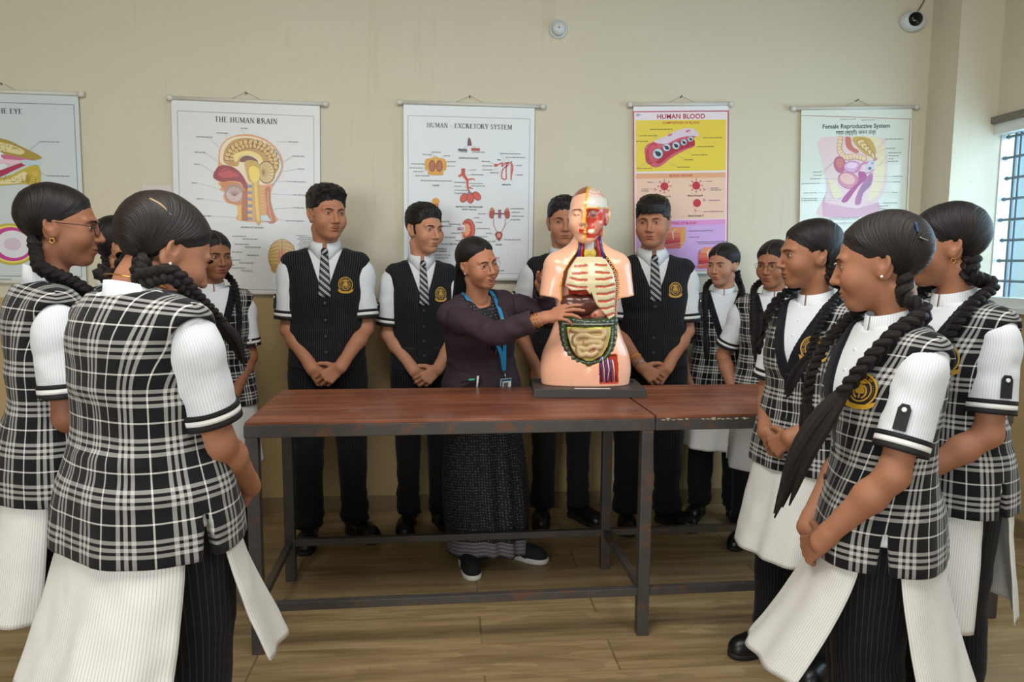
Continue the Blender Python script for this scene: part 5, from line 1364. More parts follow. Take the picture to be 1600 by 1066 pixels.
# ----------------------------------------------------------------- wall charts
_t = NT('printed_ink'); M_INK = _t.out(_t.n('Attribute', attribute_name='Col').outputs['Color'], .32)
M_ROD = plain('white_chart_rod', (212, 210, 200), .4); M_NAIL = plain('rusty_nail', (104, 92, 76), .5)
def smooth_poly(P, n=6):
    P = np.asarray(P, float); N = len(P); out = []
    for i in range(N):
        a, b, c, d = P[i - 1], P[i], P[(i + 1) % N], P[(i + 2) % N]
        for t in np.arange(n) / n: out.append(.5 * (2 * b + (c - a) * t + (2 * a - 5 * b + 4 * c - d) * t * t + (3 * b - a - 3 * c + d) * t ** 3))
    return np.array(out)
class Art:
    """flat printed picture: coloured polygons in picture pixels, later ones on top"""
    def __init__(s, cx, top, k): s.cx, s.top, s.k = cx, top, k; s.v, s.f, s.c, s.n = [], [], [], 0; s.h = .0004; s.flat = False
    def add(s, v2, faces, rgb):
        s.h += 0 if s.flat else .00002; c = lin(*rgb)[:3]
        for x, y in v2: s.v.append(((x - s.cx) * s.k, -s.h, -(y - s.top) * s.k)); s.c.append(c)
        s.f += [[i + s.n for i in q] for q in faces]; s.n += len(v2)
    def poly(s, P, rgb, sm=0):
        P = smooth_poly(P, sm) if sm else np.asarray(P, float)
        a = np.sum(P[:, 0] * np.roll(P[:, 1], -1) - np.roll(P[:, 0], -1) * P[:, 1])
        s.add(P if a < 0 else P[::-1], [list(range(len(P)))], rgb)
    def ell(s, x, y, rx, ry, rgb, ang=0, n=28):
        t = np.arange(n) / n * 2 * np.pi; a = math.radians(ang); u, w = rx * np.cos(t), ry * np.sin(t)
        s.poly(np.c_[x + u * math.cos(a) - w * math.sin(a), y + u * math.sin(a) + w * math.cos(a)], rgb)
    def line(s, P, w, rgb, sm=0):
        P = np.asarray(P, float)
        if sm: P = spline(P, sm)
        T = np.gradient(P, axis=0); T /= np.linalg.norm(T, axis=1)[:, None] + 1e-9; N = np.c_[-T[:, 1], T[:, 0]] * np.asarray(w).reshape(-1, 1) / 2
        v = np.concatenate([P + N, P - N]); n = len(P)
        s.add(v, [[i, i + 1, n + i + 1, n + i] for i in range(n - 1)], rgb)
    def rect(s, x0, y0, x1, y1, rgb): s.poly([(x0, y0), (x1, y0), (x1, y1), (x0, y1)], rgb)
    def frame(s, x0, y0, x1, y1, w, rgb):
        for a in ((x0, y0, x1, y0 + w), (x0, y1 - w, x1, y1), (x0, y0, x0 + w, y1), (x1 - w, y0, x1, y1)): s.rect(*a, rgb)
    def text(s, x, y, size, string, rgb, bold=.0, space=1., font=None):
        v, f = text_mesh(string, size, bold * size, space=space, font=font)
        if not len(v): return
        s.add(np.c_[x + v[:, 0], y - v[:, 1]], [q[::-1] for q in f], rgb)
    def caption(s, x, y, n=4, h=3., rgb=(150, 150, 150), seed=0, lines=1):
        """an unreadably small line of label print"""
        r = np.random.RandomState(seed + int(x * 7 + y * 3))
        for l in range(lines):
            px = x
            for k in range(n):
                w = r.uniform(8, 22); s.rect(px, y + l * 9 - h / 2, px + w, y + l * 9 + h / 2, rgb); px += w + 3
    def lab(s, x, y, tx, ty, n=3, rgb=(150, 150, 150)):
        if not s.flat: s.h += .00003
        s.flat = True
        s.caption(x, y, n, 4, rgb); x1 = x + n * 15
        s.line([(x1 if tx > x1 else x, y), (tx, ty)], 1.1, (168, 168, 170)); s.flat = False
    def build(s, name, parent):
        return obj(name, np.array(s.v), s.f, M_INK, parent, col=np.array(s.c), smooth=False)
def serif_text(A, x, y, size, string, rgb):
    """roman capitals: thick stems, thin bars, slab serifs"""
    W_, T_, S_ = .17, .07, .05
    G = {'T': (.72, [('h', 0, .72, 1 - T_), ('v', .36, 0, 1)], [(.36, 0)]), 'H': (.86, [('v', .17, 0, 1), ('v', .69, 0, 1), ('h', .17, .69, .47)], [(.17, 0), (.69, 0), (.17, 1), (.69, 1)]),
         'E': (.72, [('v', .17, 0, 1), ('h', .05, .64, 1 - T_), ('h', .17, .5, .47), ('h', .05, .68, 0)], []), 'U': (.84, [('v', .17, .25, 1), ('u', .17, .68, 0), ('t', .68, .25, 1)], [(.17, 1), (.68, 1)]),
         'M': (1.0, [('t', .14, 0, 1), ('d', .16, 1, .5, .1), ('D', .5, .1, .84, 1), ('v', .86, 0, 1)], [(.14, 0), (.86, 0), (.14, 1), (.86, 1)]), 'A': (.84, [('D', .1, 0, .42, 1), ('d', .42, 1, .74, 0), ('h', .24, .6, .32)], [(.1, 0), (.74, 0)]),
         'N': (.88, [('t', .16, 0, 1), ('d', .16, 1, .72, 0), ('t', .72, 0, 1)], [(.16, 0), (.16, 1), (.72, 1)]), 'B': (.76, [('v', .17, 0, 1), ('o', .30, .26, .26, .26), ('o', .28, .75, .22, .23)], []), 'R': (.82, [('v', .17, 0, 1), ('o', .30, .74, .26, .25), ('d', .40, .5, .72, 0)], [(.17, 0), (.74, 0)]),
         'I': (.36, [('v', .18, 0, 1)], [(.18, 0), (.18, 1)]), 'X': (.82, [('d', .12, 1, .70, 0), ('D', .12, 0, .70, 1)], [(.12, 0), (.70, 0), (.12, 1), (.70, 1)]), 'C': (.80, [('c', .42, .5, .34, .47)], []), 'O': (.86, [('o', .43, .5, .38, .48)], []),
         'Y': (.80, [('d', .10, 1, .40, .45), ('D', .40, .45, .70, 1), ('v', .40, 0, .45)], [(.40, 0), (.10, 1), (.70, 1)]), 'S': (.62, [('s', .31, .5, .24, .46)], []), '-': (.5, [('h', .08, .40, .33)], []), ' ': (.36, [], [])}
    tot = sum(G[c][0] + .06 for c in string) * size; px = x - tot / 2
    P = lambda a, b: (px + a * size, y - b * size)
    for c in string:
        w, st, feet = G[c]
        for q in st:
            k = q[0]
            if k == 'h': A.rect(*P(q[1], q[3] + T_), *P(q[2], q[3]), rgb)
            elif k in 'vt': ww = W_ if k == 'v' else T_; A.rect(*P(q[1] - ww / 2, q[3]), *P(q[1] + ww / 2, q[2]), rgb)
            elif k in 'dD': A.line([P(q[1], q[2]), P(q[3], q[4])], (W_ if k == 'd' else T_ + .02) * size, rgb)
            elif k in 'ocus':
                t = {'o': np.linspace(0, 2 * np.pi, 25), 'c': np.linspace(.7, 2 * np.pi - .7, 21), 'u': np.linspace(np.pi, 2 * np.pi, 15), 's': None}[k]
                if k == 'u': pts = [P((q[1] + q[2]) / 2 + (q[2] - q[1]) / 2 * math.cos(a), .28 + .24 * math.sin(a)) for a in t]
                elif k == 's': pts = spline([P(q[1] + q[3] * a, q[2] + q[4] * b) for a, b in ((.8, .7), (.2, 1), (-.8, .75), (-.6, .25), (.6, -.2), (.85, -.65), (0, -1), (-.85, -.7))], 24)
                else: pts = [P(q[1] + q[3] * math.cos(a), q[2] + q[4] * math.sin(a)) for a in t]
                A.line(pts, .12 * size, rgb)
        for fx, fy in feet: A.rect(*P(fx - .16, fy * (1 - S_) + S_), *P(fx + .16, fy * (1 - S_)), rgb)
        px += (w + .06) * size
def chart(label, cx, top, w, h, tilt, rod0, rod1, paper, gloss=.35, bottom=True):
    t = thing('wall_chart', label, 'wall chart', (cx, WY - .006, top), 0); t.rotation_euler = (0, math.radians(tilt), 0)
    n = 26; z = np.linspace(.03, -h, n); bow = .010 + .004 * np.sin(np.linspace(0, 5, n))
    R = [[(-w / 2, -b, zz), (w / 2, -b, zz), (w / 2, -b + .0012, zz), (-w / 2, -b + .0012, zz)] for zz, b in zip(z, bow * 0 + .010)]
    sh = obj('sheet', *loft(np.array(R)), plain('chart_paper', paper, gloss, .02), t, smooth=False)
    rd = obj('top_rod', *tube([(rod0, -.012, .033), (rod1, -.012, .033)], .0095, 12), M_ROD, t)
    for x in (rod0, rod1):
        s = -1 if x < 0 else 1; obj('rod_cap', *xf(lathe([(0, 0), (.013, 0), (.014, .008), (.013, .024), (0, .026)], 14), rot('Y', 90), (x - .013, -.012, .033)), M_ROD, rd)
    if bottom: obj('bottom_rod', *tube([(-w / 2 - .002, -.012, -h), (w / 2 + .002, -.012, -h)], .0095, 12), M_ROD, t)
    nl = obj('nail', *tube([(.0, .004, .070), (0, -.022, .074)], .0028, 8), M_NAIL, t)
    obj('hanging_string', *join(tube([(-.075, -.010, .040), (0, -.014, .074)], .0008, 5), tube([(.075, -.010, .040), (0, -.014, .074)], .0008, 5)), M_NAIL, t)
    return t
def art_on(t, A):
    o = A.build('printed_picture', t); o.location = (0, -.0101, 0); return o

# --- brain
K = .715 / 705
t = chart('chart titled THE HUMAN BRAIN with a halved coloured head', -.352, 2.073, .715, .915, 1.0, -.362, .385, (224, 226, 226))
A = Art(414, 72, K); GR = (96, 98, 102)
A.frame(88, 98, 738, 958, 2, (120, 122, 126)); serif_text(A, 414, 144, 25, 'THE HUMAN BRAIN', (44, 44, 48))
A.poly([(368, 616), (376, 572), (358, 542), (312, 530), (299, 500), (304, 480), (280, 470), (290, 456), (275, 440), (283, 426), (255, 408), (254, 398), (276, 352), (279, 310), (286, 270), (310, 233), (350, 209), (400, 198), (455, 201), (512, 222), (556, 258), (584, 305), (588, 352), (572, 396), (545, 432), (528, 472), (526, 522), (536, 572), (551, 616)], (222, 158, 112), 4)
A.poly([(290, 340), (286, 300), (300, 255), (335, 222), (395, 207), (455, 211), (508, 231), (548, 266), (574, 312), (578, 352), (562, 392), (532, 432), (440, 440), (400, 420), (330, 360)], (236, 222, 190), 4)
A.line([(538, 440), (560, 400), (580, 352), (574, 310), (548, 264)], 5, (122, 170, 206), 20)
A.poly([(305, 335), (303, 300), (318, 262), (350, 230), (400, 216), (455, 220), (505, 242), (545, 278), (568, 325), (560, 370), (540, 384), (505, 345), (470, 315), (430, 295), (385, 305), (372, 350), (335, 352)], (196, 152, 84), 5)
_r = np.random.RandomState(1)
for a in np.linspace(-172, 12, 17):
    for rr_, sz in ((1.0, 16), (.80, 13)):
        x = 437 + 118 * rr_ * math.cos(math.radians(a)); y = 328 + 98 * rr_ * math.sin(math.radians(a)) + 4
        A.ell(x, y, sz, sz * .72, (120, 84, 44), a + _r.uniform(-30, 30)); A.ell(x - 1, y - 1, sz * .82, sz * .55, (222, 186, 116), a + _r.uniform(-30, 30))
A.poly([(356, 330), (352, 300), (385, 283), (430, 278), (475, 295), (492, 325), (478, 328), (462, 308), (425, 296), (385, 303), (372, 325)], (238, 218, 130), 4)
A.poly([(380, 330), (395, 305), (430, 302), (465, 322), (462, 345), (420, 332)], (120, 72, 56), 4)
A.ell(508, 378, 42, 56, (150, 106, 60)); A.ell(508, 378, 36, 49, (224, 196, 132))
for a in range(0, 360, 24): A.line([(490, 380), (508 + 34 * math.cos(math.radians(a)), 378 + 46 * math.sin(math.radians(a)))], 2.4, (150, 108, 60))
A.poly([(405, 330), (440, 322), (475, 340), (478, 400), (470, 450), (478, 616), (452, 616), (440, 450), (420, 420), (408, 370)], (204, 166, 80), 4)
A.poly([(425, 360), (450, 350), (474, 372), (470, 415), (446, 430), (428, 405)], (240, 214, 96), 4); A.line([(455, 430), (458, 520), (466, 616)], 14, (236, 196, 84), 12)
A.poly([(252, 404), (274, 362), (310, 350), (352, 360), (386, 388), (408, 424), (416, 456), (404, 470), (384, 432), (340, 424), (300, 430), (270, 424)], (150, 44, 48), 4)
A.poly([(275, 392), (310, 366), (350, 376), (376, 398), (340, 408), (300, 410)], (196, 74, 72), 4); A.line([(283, 385), (330, 372), (372, 396)], 4, (120, 34, 40), 12)
A.poly([(286, 436), (330, 430), (380, 440), (410, 475), (404, 520), (372, 540), (322, 526), (306, 496), (308, 474)], (206, 128, 70), 4); A.ell(352, 484, 47, 44, (176, 140, 128)); A.ell(352, 490, 38, 36, (204, 182, 176))
for a in range(200, 345, 11): A.line([(352, 500), (352 + 42 * math.cos(math.radians(a)), 484 + 40 * math.sin(math.radians(a)))], 1.6, (150, 104, 96))
A.poly([(392, 470), (414, 460), (414, 616), (384, 616)], (176, 96, 60)); A.poly([(364, 545), (384, 540), (386, 616), (370, 616)], (228, 186, 74))
for k in range(11): A.rect(418 - k * .3, 442 + k * 16, 436, 452 + k * 16, (84, 146, 178) if k % 2 == 0 else (230, 200, 120))
for k in range(8): A.line([(474, 472 + k * 14), (500, 458 + k * 16)], 6, (226, 176, 72))
A.poly([(500, 462), (524, 450), (526, 520), (548, 616), (506, 616), (508, 540)], (188, 106, 62), 3); A.line([(514, 470), (516, 540), (530, 612)], 4, (222, 160, 110), 8); A.poly([(478, 590), (510, 585), (528, 616), (480, 616)], (196, 214, 224))
for p in ((388, 170, 404, 196, 2), (272, 196, 318, 226, 3), (176, 218, 282, 264, 4), (166, 292, 276, 332, 3), (164, 350, 258, 388, 2), (150, 440, 278, 466, 2), (172, 516, 302, 530, 2), (196, 598, 370, 602, 2), (616, 226, 556, 230, 3), (634, 294, 590, 326, 3), (660, 356, 582, 372, 2), (608, 418, 540, 420, 5), (634, 482, 532, 482, 4), (634, 545, 540, 556, 3), (600, 610, 548, 604, 5)): A.lab(*p)
A.text(436, 652, 10, 'SECTION OF THE BRAIN', GR, .02); A.text(596, 918, 10, 'BASE OF THE BRAIN', GR, .02)
A.ell(580, 790, 68, 88, (150, 112, 56)); A.ell(580, 788, 64, 84, (206, 170, 90)); A.line([(580, 705), (580, 790)], 4, (140, 96, 50))
for s in (-1, 1):
    for k in range(7): A.line([(580 + s * 8, 715 + k * 20), (580 + s * 32, 722 + k * 18), (580 + s * 58, 738 + k * 15)], 3, (158, 116, 60), 8)
A.poly([(566, 760), (594, 760), (600, 800), (590, 850), (570, 850), (560, 800)], (212, 130, 96), 3); A.line([(580, 745), (580, 845)], 3, (178, 60, 50)); A.ell(548, 850, 24, 18, (186, 140, 70)); A.ell(612, 850, 24, 18, (186, 140, 70))
for k in range(16): A.caption(240 + (k % 3) * 62 + (k * 37 % 50), 680 + k * 13, 4, 3.4); A.caption(648 + (k * 13 % 20), 682 + k * 9.5, 4, 3.4) if k < 9 else None
art_on(t, A)

# --- eye (only its right part is in view)
t = chart('chart ending in THE EYE, at the far left of the wall', -1.500, 2.090, .71, .88, .6, -.40, .372, (206, 216, 218))
KE = .71 / 700; A = Art(50, 90, KE)       # picture pixels: x 400 = right edge
A.frame(-270, 106, 380, 930, 3, (120, 128, 134)); serif_text(A, 80, 158, 24, 'THE EYE', (50, 54, 58))
A.poly([(-260, 330), (-120, 270), (40, 274), (130, 310), (210, 350), (214, 366), (150, 372), (60, 350), (-60, 330), (-200, 350)], (172, 150, 66), 4); A.poly([(-200, 318), (-60, 290), (60, 296), (140, 328), (120, 348), (30, 332), (-120, 320)], (226, 214, 160), 4)
for k in range(60): A.ell(_r.uniform(-150, 128), 312 + _r.uniform(-14, 20), 2.6, 2, (110, 96, 60))
A.ell(-20, 386, 84, 66, (226, 234, 238)); A.poly([(40, 350), (120, 360), (206, 378), (206, 392), (120, 390), (50, 372)], (206, 110, 150), 4); A.poly([(-40, 376), (60, 372), (160, 380), (60, 396)], (236, 196, 214), 4)
A.poly([(-40, 450), (40, 420), (130, 386), (170, 384), (100, 418), (20, 458), (-40, 470)], (178, 50, 90), 4); A.poly([(130, 372), (208, 378), (208, 392), (140, 396)], (190, 214, 222), 3)
A.poly([(-260, 500), (-60, 478), (60, 452), (140, 412), (204, 398), (204, 484), (120, 486), (0, 498)], (196, 176, 70), 4); A.poly([(-60, 486), (60, 466), (130, 430), (150, 440), (120, 480), (0, 492)], (230, 218, 166), 4); A.ell(186, 436, 16, 12, (214, 184, 84)); A.ell(152, 462, 9, 22, (176, 146, 58))
for k in range(36): A.ell(_r.uniform(20, 200), 446 + _r.uniform(0, 32), 2.6, 2, (110, 96, 60))
A.lab(216, 284, 160, 332, 5); A.lab(240, 444, 200, 424, 5); A.lab(212, 640, 150, 486, 4); A.caption(-10, 212, 2, 4)
A.ell(60, 775, 118, 100, (196, 180, 66)); A.ell(62, 775, 108, 90, (236, 220, 110)); A.ell(64, 775, 98, 82, (196, 64, 150)); A.ell(70, 775, 78, 66, (226, 228, 236)); A.ell(66, 775, 40, 30, (214, 196, 216))
A.caption(-60, 944, 6, 4); A.caption(160, 944, 6, 4); A.lab(220, 700, 176, 740, 4); A.lab(230, 820, 176, 800, 4)
art_on(t, A)

# --- excretory system (picture pixels from a close view: sheet 75..803 x 62..1010)
K = .664 / 728
t = chart('chart titled HUMAN - EXCRETORY SYSTEM behind the bending teacher', .752, 2.082, .664, .850, .35, -.352, .374, (226, 232, 236))
A = Art(439, 62, K); OR, DK = (206, 88, 66), (150, 52, 44)
A.frame(98, 94, 778, 960, 2, (130, 134, 140)); serif_text(A, 440, 156, 25, 'HUMAN - EXCRETORY SYSTEM', (50, 52, 58))
A.poly([(428, 246), (432, 212), (438, 208), (444, 212), (452, 246), (440, 250)], (150, 70, 76), 2); A.poly([(428, 246), (432, 212), (438, 208), (438, 250)], (80, 90, 116), 2); A.rect(376, 268, 426, 281, (96, 104, 118)); A.rect(449, 263, 498, 277, (186, 74, 66)); A.line([(430, 250), (405, 266)], 1, GR); A.line([(450, 250), (474, 262)], 1, GR)
for x, y, s_, z in ((434, 322, 'GASEOUS EXCHANGE', 11), (252, 476, 'LUNGS', 12), (648, 464, 'NEPHRON', 11), (440, 591, 'BRONCHI & THEIR BRANCHES', 11), (440, 605, 'INSIDE THE LUNG', 10), (398, 800, 'L.S. OF HUMAN KIDNEY', 12), (610, 800, 'KIDNEY', 11), (262, 828, 'LARGE INTESTINE AS', 11), (256, 841, 'EXCRETORY ORGANS', 11)): A.text(x, y, z, s_, (78, 80, 86), .025)
A.poly([(192, 350), (200, 328), (235, 322), (240, 314), (262, 314), (268, 322), (302, 326), (312, 350), (308, 388), (292, 388), (292, 414), (212, 414), (212, 390), (194, 388)], (222, 164, 66), 2); A.ell(232, 366, 19, 32, (150, 84, 62)); A.ell(272, 366, 19, 32, (150, 84, 62)); A.ell(232, 366, 13, 25, (176, 110, 84)); A.ell(272, 366, 13, 25, (176, 110, 84)); A.line([(252, 318), (252, 352)], 5, (230, 196, 120))
A.line([(405, 376), (405, 408), (428, 440), (430, 480), (442, 508)], [22, 20, 14, 11, 8], OR); A.line([(404, 405), (380, 420)], 12, OR); A.line([(428, 436), (466, 432), (470, 440)], [9, 6, 5], OR); A.line([(430, 476), (460, 486)], 6, OR)
for x, y, a in ((410, 538, 35), (446, 540, 0), (482, 526, -40)): A.line([(440, 502), (x, y)], 5, (120, 110, 130)); A.ell(x, y, 20, 28, DK, a); A.ell(x, y, 17, 24, (212, 92, 78), a)
for k in range(5): A.line([(394, 380 + k * 7), (416, 380 + k * 7)], 1.4, DK)
A.line([(590, 355), (612, 345), (626, 338), (622, 360), (632, 352), (640, 340), (660, 345), (628, 375), (628, 428), (640, 432), (646, 380), (655, 336), (672, 340), (674, 432)], 6, (204, 92, 84), 60); A.ell(588, 354, 11, 9, OR); A.line([(675, 330), (675, 434)], 7, (206, 110, 100)); A.line([(596, 322), (616, 326)], 5, (96, 110, 130))
A.ell(252, 560, 21, 19, (226, 160, 58)); A.rect(232, 566, 246, 598, (226, 170, 80)); A.poly([(246, 572), (264, 572), (268, 586), (256, 598), (246, 592)], (206, 110, 70), 2); A.line([(260, 600), (258, 640)], 2, (170, 110, 90)); A.poly([(225, 650), (248, 644), (250, 656), (230, 662)], (140, 54, 46), 2)
A.line([(215, 790), (214, 730), (225, 716), (276, 718), (288, 740), (284, 772), (258, 798)], 15, (206, 120, 76), 40)
for k in range(20): A.ell(*spline([(225, 716), (276, 718), (288, 740), (284, 772), (258, 798)], 20)[k], 2, 7, (168, 80, 50), k * 6)
A.ell(435, 714, 39, 60, DK); A.ell(436, 714, 34, 55, (214, 98, 74)); A.ell(430, 714, 20, 38, (232, 160, 120)); A.ell(404, 708, 14, 22, (226, 232, 236))
for a in range(-100, 110, 30): A.ell(430 + 22 * math.cos(math.radians(a)), 714 + 40 * math.sin(math.radians(a)), 8, 10, (190, 66, 52), a)
A.line([(374, 706), (412, 706)], 5, (190, 60, 60)); A.line([(374, 714), (412, 716)], 4, (110, 70, 110)); A.line([(408, 722), (400, 770)], 5, (222, 150, 110))
for s_ in (-1, 1): A.ell(611 + s_ * 43, 622, 15, 28, DK, s_ * -8); A.ell(611 + s_ * 43, 624, 12, 23, (176, 78, 62), s_ * -8); A.ell(611 + s_ * 43, 598, 10, 9, (206, 130, 80)); A.line([(611 + s_ * 34, 640), (611 + s_ * 30, 690), (611 + s_ * 8, 730)], 3, (196, 80, 76), 14); A.line([(611 + s_ * 32, 622), (611, 622)], 6, (130, 60, 86))
A.line([(607, 600), (607, 648)], 7, (186, 60, 56)); A.line([(616, 600), (616, 648)], 6, (96, 80, 120)); A.poly([(588, 734), (608, 722), (628, 734), (624, 756), (610, 775), (594, 756)], DK, 3); A.ell(609, 744, 11, 13, (222, 150, 120))
for p in ((228, 290, 250, 316, 3), (180, 304, 226, 326, 3), (118, 356, 196, 362, 4), (106, 378, 200, 378, 5), (128, 398, 200, 392, 3), (138, 420, 214, 408, 4), (300, 308, 270, 330, 2), (316, 340, 300, 350, 3), (318, 364, 300, 368, 3), (450, 382, 420, 388, 2), (450, 408, 424, 412, 3), (440, 456, 440, 462, 5), (450, 470, 440, 482, 5), (356, 452, 420, 460, 3), (356, 474, 430, 480, 3), (356, 496, 420, 520, 4), (356, 512, 400, 530, 3), (508, 334, 580, 350, 3), (510, 358, 580, 358, 3), (514, 380, 600, 372, 3), (556, 396, 600, 390, 3), (612, 288, 640, 336, 7), (644, 308, 668, 336, 6), (706, 352, 690, 352, 2), (706, 404, 690, 404, 2), (470, 646, 446, 660, 2), (478, 672, 470, 684, 2), (484, 706, 470, 712, 4), (474, 752, 464, 750, 4), (326, 684, 404, 700, 3), (338, 734, 404, 724, 3), (360, 776, 398, 770, 2), (490, 624, 556, 622, 3), (676, 592, 660, 604, 4), (684, 612, 668, 618, 3), (684, 634, 666, 630, 4), (676, 654, 640, 690, 3), (534, 732, 590, 740, 2), (640, 766, 618, 752, 5), (548, 778, 600, 764, 2), (284, 670, 262, 660, 3), (290, 696, 262, 680, 3), (304, 758, 288, 752, 3), (278, 796, 262, 794, 3), (250, 858, 240, 866, 5), (250, 874, 240, 880, 4), (560, 870, 540, 880, 3), (588, 942, 560, 940, 3), (170, 446, 168, 446, 9), (386, 284, 386, 284, 3), (456, 284, 456, 284, 3)): A.lab(*p)
art_on(t, A)

# --- blood
K = .502 / 553
t = chart('chart titled HUMAN BLOOD in yellow, peach and lilac panels', 1.850, 2.108, .506, .840, -1.7, -.272, .264, (232, 232, 236), gloss=.25)
A = Art(351, 92, K); CR, TX = (190, 56, 84), (88, 78, 84)
A.rect(76, 92, 626, 1006, (232, 222, 228)); A.rect(84, 143, 616, 430, (232, 208, 74)); A.rect(84, 441, 616, 706, (236, 200, 176)); A.rect(84, 441, 616, 470, (228, 170, 128)); A.rect(84, 710, 616, 1000, (206, 170, 224)); A.rect(84, 710, 616, 740, (222, 150, 206)); A.frame(70, 92, 630, 1010, 6, CR)
A.text(350, 135, 37, 'HUMAN BLOOD', (176, 38, 62), .025, space=1.05); A.text(350, 164, 18, 'COMPOSITION OF BLOOD', (190, 74, 40), .025); A.text(350, 462, 18, 'BLOOD GROUPS', (190, 70, 60), .025); A.text(346, 734, 19, 'CLOTTING OF BLOOD', (190, 44, 92), .025)
A.ell(98, 113, 10, 8, (150, 170, 200)); A.rect(108, 110, 118, 114, (150, 150, 160))
A.poly([(135, 320), (150, 280), (190, 262), (250, 240), (300, 214), (370, 192), (430, 196), (452, 228), (425, 245), (430, 290), (380, 310), (300, 350), (240, 395), (200, 408), (160, 388)], (206, 96, 112), 4); A.poly([(190, 262), (250, 236), (300, 212), (370, 190), (430, 196), (455, 232), (400, 232), (330, 246), (260, 276)], (222, 206, 220), 4)
A.poly([(200, 330), (250, 290), (330, 262), (420, 250), (424, 288), (360, 306), (290, 338), (230, 384), (200, 376)], (176, 44, 66), 4); A.ell(178, 330, 34, 62, (190, 60, 76), 18); A.poly([(160, 300), (190, 280), (230, 300), (240, 330), (210, 370), (170, 370)], (206, 90, 104), 4)
for x, y, r_ in ((214, 330, 27), (265, 296, 20), (320, 286, 20), (366, 268, 16), (405, 250, 14)): A.ell(x, y, r_ + 3, r_ + 2, (120, 160, 180)); A.ell(x, y, r_, r_ - 1, (196, 214, 224)); A.ell(x + 2, y + 2, r_ * .62, r_ * .5, (44, 54, 70), 30); A.ell(x - r_ * .4, y - r_ * .3, r_ * .3, r_ * .25, (50, 60, 80))
for x, y in ((285, 226), (390, 205)): A.ell(x, y, 15, 6, (216, 110, 130), -20)
for p in ((168, 194, 282, 226, 7), (106, 229, 250, 288, 6), (88, 260, 150, 300, 4), (88, 412, 170, 372, 6), (480, 244, 420, 244, 6), (444, 294, 400, 290, 6), (414, 340, 370, 304, 6), (372, 367, 330, 336, 3), (330, 408, 260, 370, 4)): A.lab(*p, rgb=(110, 96, 60))
for x, y, nm, n_ in ((252, 515, 'Blood Group A', 8), (440, 514, 'Blood Group B', 8), (250, 632, 'Blood Group AB', 8), (445, 614, 'Blood Group O', 0)):
    A.ell(x, y, 23, 23, (190, 52, 70)); 
    for k in range(n_): a = k * math.pi / 4; A.line([(x + 23 * math.cos(a), y + 23 * math.sin(a)), (x + 36 * math.cos(a), y + 36 * math.sin(a))], 2, (190, 90, 90)); A.ell(x + 36 * math.cos(a), y + 36 * math.sin(a), 4, 4, (190, 90, 100))
    A.text(x - 6 if 'A' != nm[-1] else x - 9, y + 59 + (18 if nm[-1] == 'O' else 3), 14.5, nm, (84, 60, 70), .02)
for x, y, a, c_ in ((200, 532, 0, (200, 90, 100)), (488, 536, .3, (180, 90, 190)), (488, 596, .6, (180, 90, 190)), (436, 656, 1.4, (210, 90, 90))): A.line([(x - 8, y - 8), (x, y), (x + 9, y + 2)], 3, c_); A.line([(x, y), (x - 4, y + 10)], 3, c_)
for p in ((150, 491, 226, 492, 2), (118, 530, 190, 530, 3), (118, 540, 118, 540, 3), (500, 491, 470, 492, 2), (526, 530, 500, 532, 3), (526, 541, 526, 541, 3), (518, 600, 498, 600, 3), (484, 664, 450, 660, 6), (398, 774, 380, 776, 9), (400, 810, 376, 815, 4), (440, 838, 440, 838, 10), (456, 848, 456, 848, 9), (392, 984, 440, 980, 3)): A.lab(*p, rgb=(130, 110, 130))
for x, y in ((245, 770), (455, 890)):
    A.poly([(x, y + 12), (x + 30, y - 20), (x + 132, y - 20), (x + 100, y + 12)], (232, 150, 110)); A.poly([(x + 100, y + 12), (x + 132, y - 20), (x + 128, y + 68), (x + 100, y + 102)], (226, 160, 84)); A.rect(x, y + 12, x + 100, y + 40, (222, 120, 96)); A.rect(x, y + 40, x + 100, y + 56, (206, 90, 84)); A.rect(x, y + 56, x + 100, y + 82, (196, 60, 70)); A.rect(x, y + 82, x + 100, y + 102, (214, 110, 100)); A.line([(x + 72, y - 12), (x + 54, y + 8), (x + 60, y + 50)], [3, 8, 5], (240, 206, 190)); A.line([(x + 2, y + 82), (x + 128, y + 70)], 2, (226, 220, 226)); A.ell(x + 8, y + 62, 4, 4, (60, 60, 90)); A.ell(x + 24, y + 76, 4, 4, (60, 60, 90))
A.text(462, 905, 26, '2', (110, 90, 190), .02)
art_on(t, A)

# --- female reproductive system
K = .612 / 630
t = chart('glossy chart titled Female Reproductive System with Hindi subtitle', 2.803, 2.112, .612, .840, -2.0, -.352, .330, (226, 232, 220), gloss=.12)
A = Art(424, 92, K); PK = (206, 130, 168)
A.line([(110, 94), (736, 122)], 2.5, (170, 50, 80)); A.line([(730, 122), (716, 960)], 3, (160, 50, 80)); A.caption(330, 118, 5, 4, (150, 160, 140)); A.caption(450, 124, 4, 4, (150, 160, 140))
A.text(422, 166, 33, 'Female Reproductive System', (56, 62, 58), .015); A.text(420, 198, 27, 'मादा (स्त्री) जनन तंत्र', (66, 70, 66), .015)
A.poly([(226, 214), (572, 222), (585, 260), (604, 330), (606, 420), (596, 500), (560, 560), (540, 640), (220, 640), (236, 560), (258, 500), (250, 420), (232, 330)], (232, 206, 206), 3); A.poly([(240, 640), (262, 500), (250, 560), (330, 580), (440, 600), (560, 570), (540, 640)], (216, 170, 190), 2)
A.poly([(390, 216), (560, 224), (590, 330), (590, 430), (560, 520), (500, 560), (520, 470), (528, 380), (470, 290)], (236, 222, 186), 3); A.poly([(400, 218), (500, 222), (540, 300), (500, 320), (440, 280)], (206, 170, 96), 3)
